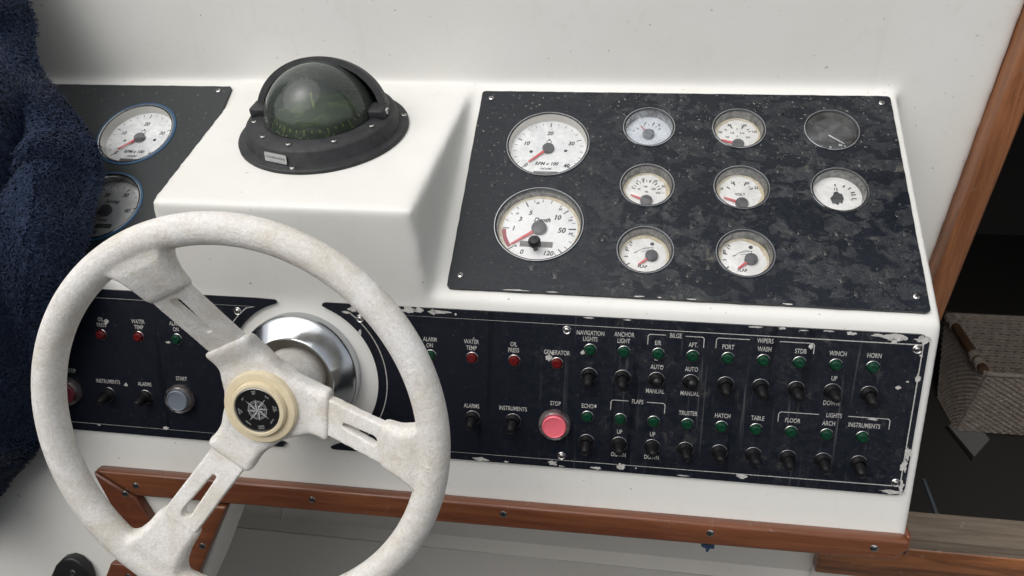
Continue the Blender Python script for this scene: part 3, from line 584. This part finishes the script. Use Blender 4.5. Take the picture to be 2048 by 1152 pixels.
lamp(-523, -59.6, LR_, 'red lamp under OIL PRESS, seen through the steering wheel'); lamp(-481, -59.4, LR_, 'red lamp under WATER TEMP, seen through the steering wheel'); lamp(-439, -59.4, LG, 'green ALARM ON lamp beside the upper wheel spoke')
# toggle switches: base ring, rubber boot, lever
tring = MB().lathe([(7.75, .03), (7.7, .3), (7.5, .4), (7.4, .1)], 36).mesh('rim', STEEL, True)
tboot = MB().lathe([(7.4, .05), (7.2, 1.4), (6.5, 2.8), (5.6, 4.2), (5.0, 6.0)], 32).mesh('boot', RUB, True)
tlev = MB().lathe([(5.1, 4.0), (4.9, 7), (4.5, 10.5), (4.2, 13.0), (3.3, 15.4), (1.6, 16.4), (.01, 16.6)], 28).mesh('lever', RUB, True)
def toggle(x, y, tilt, side, label):
    o = thing('toggle_switch', at(FL, x, y), label, 'switch', 'black toggle switches on the control panels'); link('rim', tring, o); link('boot', tboot, o)
    link('lever', tlev, o, Matrix.Rotation(R_(-tilt + random.uniform(-3.5, 3.5)), 4, 'X') @ Matrix.Rotation(R_(side + random.uniform(-3, 3)), 4, 'Y')); return o
T1 = [(-16, 0, 'toggle switch under the NAVIGATION LIGHTS lamp'), (-16, 0, 'toggle switch under the ANCHOR LIGHT lamp'), (14, 2, 'toggle switch between AUTO and MANUAL in the E/R column'), (14, 2, 'toggle switch between AUTO and MANUAL in the AFT column'), (-17, 2, 'toggle switch under the PORT wiper lamp'), (-17, 2, 'toggle switch under the WASH wiper lamp'), (-17, 3, 'toggle switch under the STDB wiper lamp'), (-4, 4, 'toggle switch between UP and DOWN in the WINCH column'), (-17, 4, 'toggle switch under the HORN lamp')]
T2 = [(-16, 0, 'toggle switch in the ECHO column, bottom row'), (-3, 0, 'toggle switch between UP and DOWN, nearest ECHO'), (-3, 1, 'toggle switch between UP and DOWN, next to TRUSTER'), (-4, 1, 'toggle switch under the TRUSTER lamp'), (-4, 2, 'toggle switch under the HATCH lamp'), (-4, 3, 'toggle switch under the TABLE lamp'), (-12, 0, 'toggle switch under the FLOOR light lamp'), (-14, 0, 'toggle switch under the ARCH light lamp'), (-17, 0, 'toggle switch under the INSTRUMENTS light lamp')]
for x, (t, s_, l) in zip(X9, T1): toggle(x, -69, t, s_, 'black ' + l)
for x, (t, s_, l) in zip(X9, T2): toggle(x, -137.2, t, s_, 'black ' + l)
toggle(-134, -121.6, -14, 0, 'black toggle switch under ALARMS, right of the steering wheel'); toggle(-94, -121.4, -14, 0, 'black toggle switch under INSTRUMENTS, left of the pink button')
toggle(-524.5, -126, -8, 0, 'black toggle switch under INSTRUMENTS, seen through the wheel'); toggle(-482.3, -126, -8, 0, 'black toggle switch under ALARMS, beside the grey START button')
def button(x, y, m, label):
    o = thing('push_button', at(FL, x, y), label, 'button', 'round push buttons on the control panels')
    link('collar', MB().lathe([(15.6, .03), (15.4, 4.5), (14.6, 6.4), (13.2, 7.2), (12.0, 6.6), (11.6, 5.0)], 48).mesh('collar', CLEAR, True), o)
    link('collar_base', MB().lathe([(15.3, .04), (15.2, 1.2), (11.7, 1.3)], 40).mesh('collar_base', mat('grey_collar', (.20, .18, .18), .5), True), o)
    link('cap', MB().lathe([(11.6, .1), (11.6, 7.2), (11.0, 8.1), (10.2, 8.4), (9.6, 7.7), (6, 7.2), (.01, 7.0)], 48).mesh('cap', m, True), o)
button(-53.4, -121.4, PINK, 'bright pink-red STOP button in a clear collar'); button(-442, -124.4, GREYB, 'blue-grey START button left of the wheel hub'); button(-571, -125.6, REDB, 'dark red button partly hidden by the wheel rim')

# ------------------------------------------------------------------ steering column collar and wheel
cc = thing('column_collar', at(FL, AXX, AXY), 'chrome collar around the steering column behind the wheel', 'collar')
link('collar', MB().lathe([(61.5, -2.6), (61.2, 8.5), (60.2, 10.5), (58.5, 11.8), (44.5, 24), (43.2, 24.8), (42.2, 24.6), (41.8, 23.6)], 96).mesh('collar', CHROME, True), cc)
link('lining', MB().lathe([(41.9, 23.8), (41.2, 18), (40.0, 3), (20, 2)], 72).mesh('lining', BEIGE, True), cc)
sw = thing('steering_wheel', FW, 'worn white three-spoke steering wheel with cream hub cap', 'steering wheel')
SP = (-4.1, 115.9, 235.9)
RR, RT = 169.6, 13.3
mb = MB(); mb.tube([(RR * math.cos(2 * PI * i / 160), RR * math.sin(2 * PI * i / 160), 0) for i in range(160)], RT, 20, True)
def rad(a, r, t, z): c_, s_ = math.cos(R_(a)), math.sin(R_(a)); return (r * c_ - t * s_, r * s_ + t * c_, z)
def zs(r): return -83.5 + .559 * r        # height of the spoke's centre line below the rim plane
for a in SP:
    secs = [(122, 19.5, 7.5, zs(122)), (126, 21, 9.0, zs(126)), (138, 22, 10.5, zs(138) - 1), (150, 26, 11.5, -3), (163, 38, 11, -1)]
    vs = []; fs = []
    for r, hw, ht, zc in secs:
        for (p, q) in ((-1, -.5), (-.8, -1), (.8, -1), (1, -.5), (1, .5), (.8, 1), (-.8, 1), (-1, .5)): vs.append(rad(a, r, hw * p, zc + ht * q))
    for i in range(len(secs) - 1):
        for j in range(8): fs.append((i * 8 + j, (i + 1) * 8 + j, (i + 1) * 8 + (j + 1) % 8, i * 8 + (j + 1) % 8))
    fs += [tuple(range(8)), tuple(range((len(secs) - 1) * 8, len(secs) * 8))[::-1]]
    mb.add(vs, [f[::-1] for f in fs])
link('rim', remesh(mb, 1.7, 9, [WORN]), sw)
for a in SP:                                            # flat bar with a tapering slot
    r0, r1, hw, ht = 46, 130, 17.6, 5.4
    n = 14; outer = [(r0, -hw), (r1, -hw), (r1, hw), (r0, hw)]
    slot = [(82 + 2.3 * math.cos(R_(t)), 2.3 * math.sin(R_(t))) for t in range(90, 271, 30)] + [(114 + 4.3 * math.cos(R_(t)), 4.3 * math.sin(R_(t))) for t in range(-90, 91, 30)]
    b_ = MB().prism(outer, -ht, ht, [slot]); b2 = MB(); sl_ = (49 - 13) / 75
    b2.add([rad(a, x, y, zs(x) + z) for x, y, z in b_.v], b_.f)
    # soft chamfers along the bar edges
    link('spoke', evaluated(b2, [('REMESH', dict(mode='VOXEL', voxel_size=.0011, use_smooth_shade=True)), ('SMOOTH', dict(factor=.5, iterations=7))], mats=[WORN]), sw)
mb = MB()
mb.lathe([(.01, -76), (34, -76), (38, -71), (38.5, -52), (36.5, -46.8), (.01, -46)], 48)
for a in SP:
    secs = [(8, 33, 11, -58), (30, 28.5, 11.5, -57.5), (44, 23.5, 11.5, zs(44) + .5), (54, 22.5, 11, zs(54)), (60, 24.5, 10, zs(60)), (64, 22.5, 8, zs(64))]
    vs = []; fs = []
    for r, hw, ht, zc in secs:
        for (p, q) in ((-1, -.6), (-.85, -1), (.85, -1), (1, -.6), (1, .6), (.85, 1), (-.85, 1), (-1, .6)): vs.append(rad(a, r, hw * p, zc + ht * q))
    for i in range(len(secs) - 1):
        for j in range(8): fs.append((i * 8 + j, (i + 1) * 8 + j, (i + 1) * 8 + (j + 1) % 8, i * 8 + (j + 1) % 8))
    fs += [tuple(range(8)), tuple(range((len(secs) - 1) * 8, len(secs) * 8))[::-1]]
    mb.add(vs, [f[::-1] for f in fs])
link('hub', remesh(mb, 1.7, 24, [WORN]), sw)
link('boss', MB().lathe([(29, -122), (31.5, -112), (32, -100), (30, -84), (27, -66)], 64).mesh('boss', WORN, True), sw)
link('hub_cap', MB().lathe([(34, -48), (34, -43.2), (32.8, -41.6), (30, -41.0), (26.6, -41.2), (26.2, -41.8), (25.9, -41.2), (25.6, -38.2), (24.6, -37), (22, -36.6), (21.3, -37), (20.9, -39)], 72).mesh('hub_cap', CREAMP, True), sw)
bd = link('badge', MB().disc(20.8, -38.2, 56).mesh('badge', CTLE), sw)
link('badge_ring', MB().lathe([(21.1, -38.4), (20.9, -37.2), (20.3, -37.0), (19.9, -37.9)], 56).mesh('badge_ring', STEEL, True), bd)
SILV = mat('silver_print', (.50, .51, .51), .4, .2)
st = MB(); zb = -38.1
st.stroke(circle(0, 0, 8.6, 40), .45, zb, True); st.stroke(circle(0, 0, 7.2, 40), .3, zb, True)
for k in range(8):
    a = 45 * k + 8; L_ = 13.5 if k % 2 == 0 else 9.5
    if k % 2 == 0: a += 0
    L_ = 13.2 if k % 2 else 10.2; t = (L_ * math.cos(R_(a)), L_ * math.sin(R_(a)))
    for sgn, in ((1,), (-1,)):
        s2 = (3.6 * math.cos(R_(a + 22.5 * sgn)), 3.6 * math.sin(R_(a + 22.5 * sgn)))
        if sgn > 0: st.add([(0, 0, zb + .03), (*t, zb + .03), (*s2, zb + .03)], [(0, 1, 2)])
        else: st.stroke([(0, 0), t, s2], .35, zb + .03)
link('star_emblem', st.mesh('star_emblem', SILV), bd)
for k, t in enumerate(('SUD EST', 'SUD', 'SUD OVEST', 'OVEST', 'NORD OVEST', 'NORD', 'NORD EST', 'EST')):
    a = 98 - 45 * k; ws = t.split(' ')
    for i, w_ in enumerate(ws):
        r = 16.9 - (2.0 * i if len(ws) > 1 else .8) + (.6 if len(ws) > 1 else 0)
        put_text(bd, w_, r * math.cos(R_(a)), r * math.sin(R_(a)), 1.45, zb, SILV, 1.0, a - 90, bold=.01)

# ------------------------------------------------------------------ compass
cp = thing('compass', FP, 'black marine compass with green tinted glass dome on the white pod', 'compass')
link('flange', MB().lathe([(87.6, .1), (87.6, 3.2), (86.4, 4.4), (78, 5.2)], 96).mesh('flange', CBODY, True), cp)
link('housing', MB().lathe([(79.5, 4.6), (78.5, 5.6), (76.5, 17), (74.8, 18.8), (62, 21.5), (57.2, 21.2), (55.5, 18)], 96).mesh('housing', CBODY, True), cp)
DC = (-1.0, 0, 14.5); DR = 56.5
prof = [(DR * math.cos(R_(t)), DC[2] + DR * math.sin(R_(t))) for t in range(-10, 90, 5)] + [(.01, DC[2] + DR)]
link('dome', MB().lathe(prof, 72, (DC[0], 0)).mesh('dome', DOME, True), cp)
card = link('card', MB().lathe([(53, 2), (52, 10), (44, 24), (41, 25), (20, 30), (.01, 31)], 64, (DC[0], 0)).mesh('card', CGRN, True), cp)
cm = MB()
for k in range(72):
    a = R_(5 * k); r0, r1 = (44.3, 47.2) if k % 6 == 0 else (44.5, 46); 
    def cz(r): return 24 - (r - 44) * (14 / 8.0) + .7
    t = .5 if k % 2 else .9
    p = [(r * math.cos(a) - s_ * t * math.sin(a) + DC[0], r * math.sin(a) + s_ * t * math.cos(a), cz(r)) for r, s_ in ((r0, -1), (r1, -1), (r1, 1), (r0, 1))]
    if k % 2 == 0: cm.add(p, [(0, 1, 2, 3)])
link('degree_marks', cm.mesh('degree_marks', CYEL), card)
for t, a in (('N', 150), ('33', 180), ('30', 210), ('W', 240), ('24', 270), ('21', 300), ('S', 330), ('15', 0), ('12', 30), ('E', 60), ('6', 90), ('3', 120)):
    link('lettering', text_mesh(t, 8.0, CYEL, 1.1, bold=.04), card, Matrix.Translation((DC[0] / 1000, 0, 0)) @ Matrix.Rotation(R_(a + 90), 4, 'Z') @ Matrix.Translation((0, -.0502, .0150)) @ Matrix.Rotation(R_(60), 4, 'X'))
link('lubber_post', MB().tube([(-2, -8, 30), (-2, -8, 46)], [1.5, 1.0], 10).mesh('lubber_post', CYEL, True), cp)
link('gimbal_ring', MB().lathe([(54, 16), (53.6, 18.6), (51.6, 18.6), (51.6, 16)], 64, (DC[0], 0)).mesh('gimbal_ring', CBODY, True), cp)
# hood: a strip of a sphere hinged on the side pivots, swung back behind the dome
hv, hf = [], []; na, nb = 40, 14; HR = 64.5
for layer, rr in enumerate((HR, HR - 6.5)):
    for j in range(nb + 1):
        el = R_(110 + (176 - 110) * j / nb)
        for i in range(na + 1):
            u_ = R_(-86 + 172 * i / na); hv.append((DC[0] + 1 + rr * 1.09 * math.sin(u_), -rr * math.cos(u_) * math.cos(el), DC[2] + 4 + .87 * rr * math.cos(u_) * math.sin(el)))
o2 = (na + 1) * (nb + 1)
for j in range(nb):
    for i in range(na):
        a, b, c, d = j * (na + 1) + i, j * (na + 1) + i + 1, (j + 1) * (na + 1) + i + 1, (j + 1) * (na + 1) + i; hf += [(a, b, c, d), (d + o2, c + o2, b + o2, a + o2)]
for i in range(na): hf += [(i + 1, i, i + o2, i + 1 + o2), (nb * (na + 1) + i, nb * (na + 1) + i + 1, nb * (na + 1) + i + 1 + o2, nb * (na + 1) + i + o2)]
for j in range(nb): hf += [(j * (na + 1), (j + 1) * (na + 1), (j + 1) * (na + 1) + o2, j * (na + 1) + o2), ((j + 1) * (na + 1) + na, j * (na + 1) + na, j * (na + 1) + na + o2, (j + 1) * (na + 1) + na + o2)]
link('hood', MB().add(hv, hf).mesh('hood', CBODY, True), cp)
for s_ in (-1, 1):
    b_ = MB().box(DC[0] + s_ * 63 - 8.5, DC[0] + s_ * 63 + 8.5, -11, 11, 17, 29); pv = link('pivot_block', evaluated(b_, [('BEVEL', dict(width=.002, segments=2))], mats=[CBODY]), cp)
    link('pivot_screw', SCREWT, pv, Matrix.Translation(((DC[0] + s_ * 71.5) / 1000, 0, .0235)) @ Matrix.Rotation(R_(90 * s_), 4, 'Y'))
for a in (200, 232, 262, 300, 337, 20): screw(cp, 67 * math.cos(R_(a)), 67 * math.sin(R_(a)), 20.4, rot=a)
for a in (268, 20, 150): screw(cp, 83 * math.cos(R_(a)), 83 * math.sin(R_(a)), 4.6, rot=a)
fa = R_(254); tp = Matrix.Translation((78.2 * math.cos(fa) / 1000, 78.2 * math.sin(fa) / 1000, .0105)) @ Matrix.Rotation(fa + PI / 2, 4, 'Z') @ Matrix.Rotation(R_(80), 4, 'X')
lb = link('label_plate', MB().prism(rrect(-13, 13, -4.6, 4.6, 1), -.2, .35).mesh('label_plate', FABL), cp, tp); put_text(lb, 'COS/408-667SAO', 0, .3, 2.4, .45, MARK, 1, width=23)

# ------------------------------------------------------------------ teak
def trim_obj(name, pts, z0, z1, m, label, cat, group=None, F=FL, bev=3.0, screws=()):
    me = evaluated(MB().prism(pts, z0, z1), [('BEVEL', dict(width=bev / 1000, segments=3, limit_method='ANGLE', angle_limit=R_(40)))], mats=[m])
    o = link(name, me, None, F); tag(o, label, cat, group)
    for x, y in screws: screw(o, x, y, z1 - .9, SCREWT, random.random() * 90)
    return o
trim_obj('teak_trim', [(-548, -212), (-502, -239), (265, -229.5), (279, -214), (276, -206.5)][::-1][::-1], hL - 1, 10, TEAK, 'long varnished teak strip along the bottom of the console', 'trim', screws=[(-301, -222.5), (-101.1, -218.5), (99, -218), (246.9, -217.6), (-500, -226)])
trim_obj('teak_strip', [(-550, -214), (-504, -240.5), (-458, -330), (-490, -360)], hL - 1, 9.6, TEAKD, 'short dark teak strip slanting down from the trim corner behind the wheel', 'trim', screws=[(-514.5, -237.4)])
trim_obj('teak_strip', [(-432, -243), (-398.5, -242), (-455, -362), (-490, -352)], hL - 1, 9.3, TEAK, 'teak strip sloping the other way below the lower wheel spoke', 'trim', screws=[(-431, -293)])
trim_obj('teak_board', [(-548, -330), (-470, -330), (-440, -335), (-500, -470), (-600, -440)], hL - 1, 6, TEAKD, 'dark teak board low down under the bottom of the wheel rim', 'board', screws=[(-528, -345)])
mb = MB().box(268, 284, 560, 700, -566, -548)
me = evaluated(MB().hexa([(277.5, 524, -577), (282.5, 524, -577), (282.5, 690, -577), (277.5, 690, -577)], [(277.5, 528, -555.5), (282.5, 530, -555.5), (282.5, 690, -555.5), (277.5, 690, -555.5)]), [('BEVEL', dict(width=.002, segments=2))], mats=[TEAK])
tag(link('teak_return', me), 'end return of the teak trim at the console corner', 'trim')
# blue hook under the trim
hk = thing('key_tag', at(FL, 98.5, -231, 3), 'small blue plastic latch hanging under the teak trim', 'latch')
link('body', MB().prism([(-6, 1), (6, 1), (6.2, -6), (2.2, -6.4), (.4, -10.5), (-1.4, -10.2), (-1.2, -7), (-6, -5)][::-1], -2, 3).mesh('body', NAVY), hk)
link('plate', MB().box(-11, 12, .4, 1.6, -3, 4).mesh('plate', STEEL), hk)
# doorway frame (leaning slightly) and sill
ft = [(380, -150), (361.5, -414)]
def fx(z): return 361.5 + (z + 414) * (18.5 / 264)
mb = MB().hexa([(fx(-760) - 1, 806, -760), (fx(-760) + 25, 806, -760), (fx(-760) + 25, 940, -760), (fx(-760) - 1, 940, -760)], [(fx(600) - 1, 806, 600), (fx(600) + 25, 806, 600), (fx(600) + 25, 940, 600), (fx(600) - 1, 940, 600)])
tag(link('door_frame', evaluated(mb, [('BEVEL', dict(width=.004, segments=3))], mats=[TEAKV])), 'upright teak frame edging the dark doorway', 'door frame')
mb = MB().box(281, 1300, 722, 741, -842, -781)
sill = link('door_sill', evaluated(mb, [('BEVEL', dict(width=.003, segments=2))], mats=[TEAKS])); tag(sill, 'worn teak sill board across the foot of the doorway', 'sill')
link('screw', SCREWT, sill, Matrix.Translation((.545, .7217, -.82)) @ Matrix.Rotation(R_(90), 4, 'X'))
link('ledge', MB().box(282, 1300, 724, 772, -782, -764).mesh('ledge', GREYW), sill)
# black fitting low on the left
bf = thing('deck_fitting', at(FL, -600, -352, hL), 'black rounded plastic fitting with one screw low on the left', 'fitting')
me = evaluated(MB().prism([(x * math.cos(.5) - y * math.sin(.5), x * math.sin(.5) + y * math.cos(.5)) for x, y in rrect(-50, 12, -20, 20, 13, 6)], 0, 12), [('BEVEL', dict(width=.003, segments=3, limit_method='ANGLE', angle_limit=R_(50)))], mats=[BLK])
me = evaluated(MB().prism([(-22, -60), (22, -60), (25, 0), (22, 14), (14, 22), (4, 25), (-6, 22), (-16, 12), (-26, -6)], 0, 12), [('BEVEL', dict(width=.003, segments=3, limit_method='ANGLE', angle_limit=R_(50)))], mats=[BLK])
link('body', me, bf); screw(bf, 5, 6, 11.6, SCREWT)
# round outline on the recess wall behind the wheel
ring_ = MB().tube([(70 * math.cos(2 * PI * i / 60), 0, 70 * math.sin(2 * PI * i / 60)) for i in range(60)], 2.6, 8, True)
tag(link('hatch_ring', ring_.mesh('hatch_ring', GEL3, True), None, Matrix.Translation((-.553, .742, -.83))), 'round hatch outline on the recess wall below the spoke', 'hatch')

# ------------------------------------------------------------------ wicker basket in the cabin
bk = thing('wicker_basket', Matrix.Translation((0, 0, 0)), 'open wicker basket with brown cane handle in the dark cabin', 'basket')
bx0, bx1, tx0, tx1 = 808, 1120, 812, 1150; by0, by1, ty0, ty1 = 1487, 1610, 1457, 1705; z0, z1 = -1196, -1012
def bpt(u, v, s_):      # u along a wall 0..1, v height
    c = [((bx0, by0), (bx1, by0)), ((bx1, by0), (bx1, by1)), ((bx1, by1), (bx0, by1)), ((bx0, by1), (bx0, by0))][s_]; t = [((tx0, ty0), (tx1, ty0)), ((tx1, ty0), (tx1, ty1)), ((tx1, ty1), (tx0, ty1)), ((tx0, ty1), (tx0, ty0))][s_]
    a = [c[0][i] + (c[1][i] - c[0][i]) * u for i in (0, 1)]; b = [t[0][i] + (t[1][i] - t[0][i]) * u for i in (0, 1)]
    return Vector((a[0] + (b[0] - a[0]) * v, a[1] + (b[1] - a[1]) * v, z0 + (z1 - z0) * v))
for s_ in range(4):
    wv = MB(); ln = 34 if s_ % 2 == 0 else 26
    nrm = [Vector((0, -1, 0)), Vector((1, 0, 0)), Vector((0, 1, 0)), Vector((-1, 0, 0))][s_]
    nu, nr = ln, 30
    for r in range(nr):
        pts = []
        for i in range(nu + 1):
            q = bpt(i / nu, (r + .5) / nr, s_) + nrm * (2.6 * (1 if (i + r) % 2 else -1)); pts.append(q)
        wv.tube(pts, 3.7, 5)
    for i in range(0, nu + 1, 2): wv.tube([bpt(i / nu, 0, s_), bpt(i / nu, 1, s_)], 2.4, 5)
    o = link('woven_side', wv.mesh('woven_side', WICK, True), bk)
link('base', MB().hexa([(bx0, by0, z0 - 2), (bx1, by0, z0 - 2), (bx1, by1, z0 - 2), (bx0, by1, z0 - 2)], [(bx0, by0, z0 + 4), (bx1, by0, z0 + 4), (bx1, by1, z0 + 4), (bx0, by1, z0 + 4)]).mesh('base', WICK), bk)
rimp = [bpt(0, 1.01, s_) for s_ in range(4)]
link('rim', MB().tube(rimp + [rimp[0]], 5.5, 8).mesh('rim', WICK, True), bk)
h0, h1 = Vector((tx0 - 4, ty0 + 6, z1 + 8)), Vector((tx0 - 2, ty1 - 8, z1 + 8))
link('handle', MB().tube([h0, h1], 10, 12).mesh('handle', CANE, True), bk)
for t in (.10, .22, .80, .9): 
    p = h0.lerp(h1, t); d_ = (h1 - h0).normalized() * 9; link('binding', MB().tube([p - d_, p + d_], 12.5, 12).mesh('binding', WICK, True), bk)
wb = link('floor_card', MB().prism([(815, 1396), (872, 1462), (860, 1560), (795, 1500)], -1199.5, -1197).mesh('floor_card', WHT)); tag(wb, 'white board with dark edge lying under the wicker basket', 'board')
link('edge', MB().prism([(815, 1396), (795, 1500), (787, 1497), (806, 1385)], -1199.5, -1196).mesh('edge', BLK), wb)

# ------------------------------------------------------------------ towel
prof = [(.815, .16), (.795, .03), (.768, -.123), (.737, -.169), (.71, -.21), (.678, -.249), (.645, -.274), (.594, -.311), (.555, -.341), (.53, -.408), (.512, -.521), (.5, -.61), (.492, -.70)]
edge = [(.16, -.70), (.03, -.675), (-.123, -.656), (-.169, -.634), (-.197, -.611), (-.21, -.592), (-.249, -.554), (-.274, -.532), (-.311, -.517), (-.341, -.53), (-.408, -.555), (-.521, -.597), (-.60, -.664), (-.66, -.74), (-.70, -.80)]
py = np.array([p[0] for p in prof][::-1]); pz = np.array([p[1] for p in prof][::-1])
ez = np.array([e[0] for e in edge][::-1]); ex = np.array([e[1] for e in edge][::-1])
# arc-length parameter down the profile
dl = np.r_[0, np.cumsum(np.hypot(np.diff(py), np.diff(pz)))]; NV, NU = 230, 150
tt_ = np.linspace(0, dl[-1], NV); Yc, Zc = np.interp(tt_, dl, py), np.interp(tt_, dl, pz)
ker = np.ones(9) / 9; Yc = np.convolve(np.pad(Yc, 4, 'edge'), ker, 'valid'); Zc = np.convolve(np.pad(Zc, 4, 'edge'), ker, 'valid')
Xe = np.interp(Zc, ez, ex)
ker = np.ones(7) / 7; Xe = np.convolve(np.pad(Xe, 3, 'edge'), ker, 'valid')
u = np.linspace(0, 1, NU)
X = Xe[:, None] - (1 - u[None, :]) ** 1.0 * .55
Tn = np.stack([np.gradient(Yc), np.gradient(Zc)], 1); Tn /= np.linalg.norm(Tn, axis=1)[:, None]
Nn = np.stack([-Tn[:, 1], Tn[:, 0]], 1)                     # towards the viewer and up
Nn *= np.sign(-Nn[:, :1] + .001)
dist = (Xe[:, None] - X)                                    # metres from the right edge
tv = (dl[-1] - tt_)[:, None]                                # metres down from the top
def ridge(c, w_): return np.exp(-(c / w_) ** 2)
D = .020 * np.sqrt(np.clip(dist / .022, 0, 1)) * np.ones_like(X)
s1 = X + .62 + .55 * (Zc[:, None] + .05)                    # folds run down and to the right
zz = Zc[:, None]; e1 = np.clip(dist / .03, 0, 1)
def crease(c, w_, side=1): return np.where(c * side > 0, np.exp(-(c / (w_ * 2.2)) ** 2), np.exp(-(c / (w_ * .35)) ** 2))
D += e1 * (.030 * crease(s1 + .055, .020, -1) + .034 * crease(X + .668 + .40 * (zz + .28), .022, -1) + .030 * crease(X + .612 + .22 * (zz + .23), .014, -1))
D += e1 * (.036 * crease(X + .705 - .10 * np.sin(9 * (zz + .2)), .020, -1) + .028 * crease(X + .745 + .25 * (zz + .2), .024, -1))
D += e1 * (.024 * crease(X + .64 + .9 * (zz + .40), .016, -1) + .020 * crease(X + .60 - .5 * (zz + .33), .016, 1) * np.clip(1 - np.abs(zz + .33) / .09, 0, 1))
D += .006 * np.sin(34 * (X + .4 * zz) + 5 * np.sin(6 * zz)) * e1
D += .016 * crease(zz + .275 - .35 * (X + .56), .008, 1) * np.clip(dist / .02, 0, 1) * np.clip(1 - dist / .12, 0, 1)
X2 = X + .006 * np.sin(40 * tt_)[:, None] * np.clip(1 - dist / .05, 0, 1)
V = np.stack([X2, Yc[:, None] + D * Nn[:, :1], Zc[:, None] + D * Nn[:, 1:2]], 2)
ii = np.arange(NV * NU).reshape(NV, NU); q = np.stack([ii[:-1, :-1], ii[:-1, 1:], ii[1:, 1:], ii[1:, :-1]], 2).reshape(-1, 4)
def fast_mesh(name, v, f, m, smooth=True):
    me = bpy.data.meshes.new(name); k = f.shape[1]; me.vertices.add(len(v)); me.vertices.foreach_set('co', v.astype(np.float32).ravel())
    me.loops.add(f.size); me.loops.foreach_set('vertex_index', f.astype(np.int32).ravel()); me.polygons.add(len(f)); me.polygons.foreach_set('loop_start', np.arange(0, f.size, k, dtype=np.int32)); me.polygons.foreach_set('loop_total', np.full(len(f), k, dtype=np.int32))
    if smooth: me.polygons.foreach_set('use_smooth', np.ones(len(f), bool))
    me.materials.append(m); me.update(calc_edges=True); return me
tw = tag(link('towel', fast_mesh('towel', V.reshape(-1, 3), q, TOWEL)), 'navy blue terry towel draped over the left of the console', 'towel')
# looped pile: short curled tufts growing from the cloth
NT = 230000
fi = rng.random(NT) * (NV - 1.001); fj = (1 - rng.random(NT) ** 1.25 * .72) * (NU - 1.001); i0, j0 = fi.astype(int), fj.astype(int); a_, b_ = (fi - i0)[:, None], (fj - j0)[:, None]
P = V[i0, j0] * (1 - a_) * (1 - b_) + V[i0 + 1, j0] * a_ * (1 - b_) + V[i0, j0 + 1] * (1 - a_) * b_ + V[i0 + 1, j0 + 1] * a_ * b_
du = V[i0, j0 + 1] - V[i0, j0]; dv = V[i0 + 1, j0] - V[i0, j0]; nn = np.cross(du, dv); nn /= np.linalg.norm(nn, axis=1)[:, None] + 1e-12
nn *= np.sign((nn * -P).sum(1))[:, None]
tu = du / (np.linalg.norm(du, axis=1)[:, None] + 1e-12); tv2 = np.cross(nn, tu)
flow = 2.2 * np.sin(P[:, 0] * 31 + 3 * np.sin(P[:, 2] * 23)) + 1.6 * np.sin(P[:, 2] * 37 + P[:, 0] * 19) + rng.normal(0, .7, NT)
dr = tu * np.cos(flow)[:, None] + tv2 * np.sin(flow)[:, None]; sd_ = np.cross(dr, nn)
ln = (.0024 + .0026 * rng.random(NT))[:, None]; wd = (.00042 + .00025 * rng.random(NT))[:, None]
p0 = P - nn * .0005; p1 = P + nn * ln * .75 + dr * ln * .35; p2 = P + nn * ln * .72 + dr * ln * 1.05
tv_ = np.stack([p0 - sd_ * wd, p0 + sd_ * wd, p1 - sd_ * wd, p1 + sd_ * wd, p2 - sd_ * wd * .8, p2 + sd_ * wd * .8], 1).reshape(-1, 3)
b0_ = np.arange(NT)[:, None] * 6; tf = np.concatenate([b0_ + np.array([[0, 1, 3, 2]]), b0_ + np.array([[2, 3, 5, 4]])], 0)
pme = fast_mesh('pile', tv_, tf, TOWEL)
pn_ = nn * .85 + dr * .35 + rng.normal(0, .16, nn.shape); pn_ /= np.linalg.norm(pn_, axis=1)[:, None]
pme.normals_split_custom_set_from_vertices(np.repeat(pn_, 6, 0).tolist())       # the nap takes the light of the cloth it grows from
pile = link('pile', pme, tw); pile['kind'] = 'stuff'

# ------------------------------------------------------------------ rain drops on the upper panel
dm = MB(); cnt = 0
while cnt < 240:
    x, y = random.uniform(-150, 262), random.uniform(-120, 126)
    if any((x - gx) ** 2 + (y - gy) ** 2 < ((46 if i < 2 else 29)) ** 2 for i, (gx, gy) in enumerate(GA)): continue
    if random.random() > .25 + .75 * min(1, max(0, (x + 90) / 160)): continue
    r = random.choice((.6, .8, 1.0, 1.3, 1.9, 2.8, 3.6)) * random.uniform(.8, 1.2); sy = random.uniform(.8, 1.5)
    k = 14; ring0 = [(x + r * math.cos(2 * PI * i / k) * random.uniform(.92, 1.08), y + r * sy * math.sin(2 * PI * i / k) * random.uniform(.92, 1.08)) for i in range(k)]
    vs = [(a, b, .05) for a, b in ring0] + [(x + (a - x) * .72, y + (b - y) * .72, .05 + r * .15) for a, b in ring0] + [(x, y, .05 + r * .2)]
    dm.add(vs, [(i, (i + 1) % k, k + (i + 1) % k, k + i) for i in range(k)] + [(k + i, k + (i + 1) % k, 2 * k) for i in range(k)]); cnt += 1
dr_ = link('water_drops', dm.mesh('water_drops', WATER, True), None, FU); dr_['kind'] = 'stuff'; dr_['label'] = 'rain drops scattered on the black panel'
